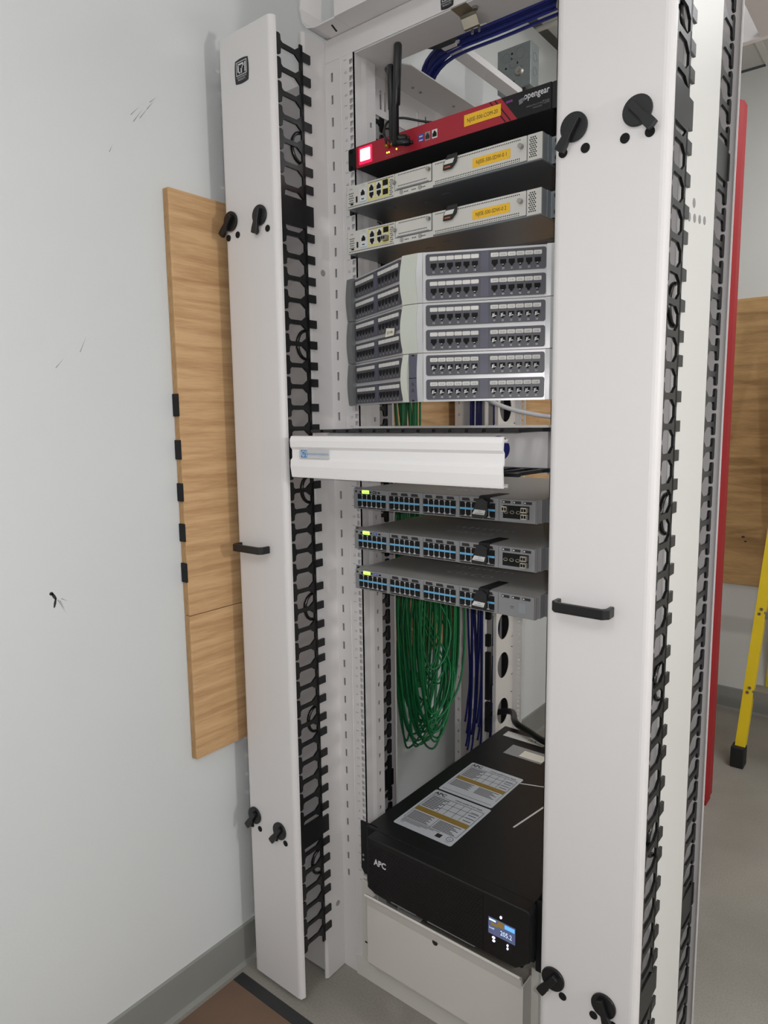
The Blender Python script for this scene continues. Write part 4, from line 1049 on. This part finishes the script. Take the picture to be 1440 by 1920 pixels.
# junction box with conduit fittings
t = thing('junction_box', 'square galvanised electrical box with round knockouts above the red server', 'junction box', (-.297, .82, 2.337))
MB().box(-.055, .055, 0, .055, 0, .122).build('box', 'galv', t, bevel=.002)
q = MB()
for x, z, r_ in ((-.025, .095, .013), (.022, .098, .016), (-.003, .075, .013), (-.03, .035, .013)):
    MB().tube([(x + r_ * math.cos(a), -.0004, z + r_ * math.sin(a)) for a in [2 * PI * i / 20 for i in range(20)]], .0009, 5, True).build('knockout', 'pewter', t)
for y, z, r_ in ((.028, .085, .012), (.028, .045, .012)):
    MB().tube([(.0554, y + r_ * math.cos(a), z + r_ * math.sin(a)) for a in [2 * PI * i / 20 for i in range(20)]], .0009, 5, True).build('knockout', 'pewter', t)
q = MB()
for x, z in ((-.006, .102), (-.007, .088), (.012, .072), (-.026, .066), (.0, .022)): q.cyl((x, z), 'y', .0032, -.0006, .0, 10)
q.build('screw_hole', 'hole', t)
q = MB(); q.cyl((.018, .047), 'y', .015, 0, -.006, 24, .011); q.cyl((.018, .047), 'y', .005, -.006, -.009, 16); q.build('knockout_seal', 'steel', t, smooth=False)
q = MB(); q.tube([(.02, .03, 0), (.02, .03, -.03)], .014, 16); q.tube([(.02, .03, -.03), (.02, .035, -.185)], .011, 16); q.build('conduit', 'steel', t, smooth=True)
t2 = thing('flexible_conduit', 'short dark corrugated conduit below the galvanised box', 'conduit', (-.3, .78, 2.26))
q = MB()
for i in range(14): q.tube([(-.105 + i * .006, -.012 + i * .0006, -.004 + i * .0012), (-.102 + i * .006, -.012 + i * .0006, -.0035 + i * .0012)], .0095 if i % 2 else .0078, 12)
q.build('hose', 'dark_tray', t2)
q = MB(); q.tube([(-.022, -.004, .013), (.02, 0, .02)], .014, 12); q.tube([(.0, -.002, .016), (.008, -.001, .018)], .017, 12); q.build('connector', 'galv', t2)
# flat white overhead tray to the right
t = thing('overhead_tray', 'flat white overhead ladder tray near the ceiling grid', 'cable tray', (.6, 1.13, 2.42))
MB().box(-.7, 1.6, .03, .05, 0, .11).build('stringer', 'white_bright', t)
MB().box(-.7, 1.6, -.5, -.48, 0, .11).build('stringer', 'white_bright', t)
for x in (-.3, .02, .36, .7, 1.04): MB().box(x, x + .1, -.48, .03, .0, .02).build('rung', 'white', t)
for x in (-.25, 1.2):
    for y in (.04, -.49):
        q = MB(); q.tube([(x, y, .1), (x, y, .38)], .005, 8); q.build('hanger_rod', 'steel', t)

# ================================================================ red steel post and ladder
t = thing('red_steel_post', 'red steel box post with a white sticker standing behind the cable manager', 'post', (.196, 1.3, 0))
q = MB(); q.prism([(-.035, .014), (.012, .0), (.02, .004), (.034, .03), (.034, .075), (-.035, .075)], 'z', .02, 2.33); q.build('upright', 'red_steel', t, bevel=.002)
MB().box(-.03, .03, .01, .07, 0, .02).build('foot', 'red_steel', t)
q = MB(); q.prism([(-.034, .0135), (.0125, -.0002), (.0115, -.0036), (-.035, .0102)], 'z', 2.11, 2.205); q.build('sticker', 'tag_white', t)

def ladder():
    t = thing('step_ladder', 'yellow fibreglass step ladder with black rubber feet near the back wall', 'ladder', (.535, 1.72, 0))
    Hl, wb, wt, lean = 1.75, .285, .19, .17
    def rail(sx, y0, slope, name, w=.018, d=.034):
        q = MB(); n = 2
        def sec(z):
            f_ = z / Hl; x = sx * (wb + (wt - wb) * f_); y = y0 + slope * z
            return x, y
        for (a0, a1, b0, b1) in ((-w, w, -.003, .0), (-w, -w + .004, 0, d), (w - .004, w, 0, d)):
            vs = []
            for z in (.05, Hl):
                x, y = sec(z); vs += [(x + a0, y + b0, z), (x + a1, y + b0, z), (x + a1, y + b1, z), (x + a0, y + b1, z)]
            q.add(vs, [(0, 3, 2, 1), (4, 5, 6, 7), (0, 1, 5, 4), (1, 2, 6, 5), (2, 3, 7, 6), (3, 0, 4, 7)])
        r_ = q.build(name, 'yellow_frp', t)
        x, y = sec(0)
        f_ = MB(); f_.box(x - w - .006, x + w + .006, y - .012, y + d + .014, 0, .082); f_.build('rubber_foot', 'black_matte', r_, bevel=.004)
        return sec
    fr = [rail(s, -.045, lean, 'front_rail') for s in (-1, 1)]
    rr = [rail(s, .55, -.15, 'rear_rail', .015, .03) for s in (-1, 1)]
    for k in range(5):
        z = .30 + k * .305; xa, y = fr[0](z); xb, _ = fr[1](z)
        q = MB(); q.box(xa + .014, xb - .014, y - .004, y + .075, z - .025, z + .003); q.build('step', 'aluminium', t)
        for s, x in ((-1, xa), (1, xb)):
            for dz in (-.008, .012): MB().cyl((x + (.004 if dz > 0 else -.003), z + dz), 'y', .0058, y - .0062, y - .003, 12).build('rivet', 'steel', t)
    for k in range(3):
        z = .28 + k * .5; xa, y = rr[0](z); xb, _ = rr[1](z)
        q = MB(); q.box(xa, xb, y, y + .02, z - .012, z + .012); q.build('rear_brace', 'aluminium', t)
    q = MB(); q.box(-.21, .21, .22, .36, Hl - .02, Hl + .03); q.build('top_cap', 'black_matte', t, bevel=.006)
    for s in (-1, 1):
        q = MB(); x, y = fr[0](.9); q.tube([(s * abs(x), y + .02, .9), (s * abs(x) * .98, .42, .9)], .007, 8); q.build('spreader', 'aluminium', t)
ladder()
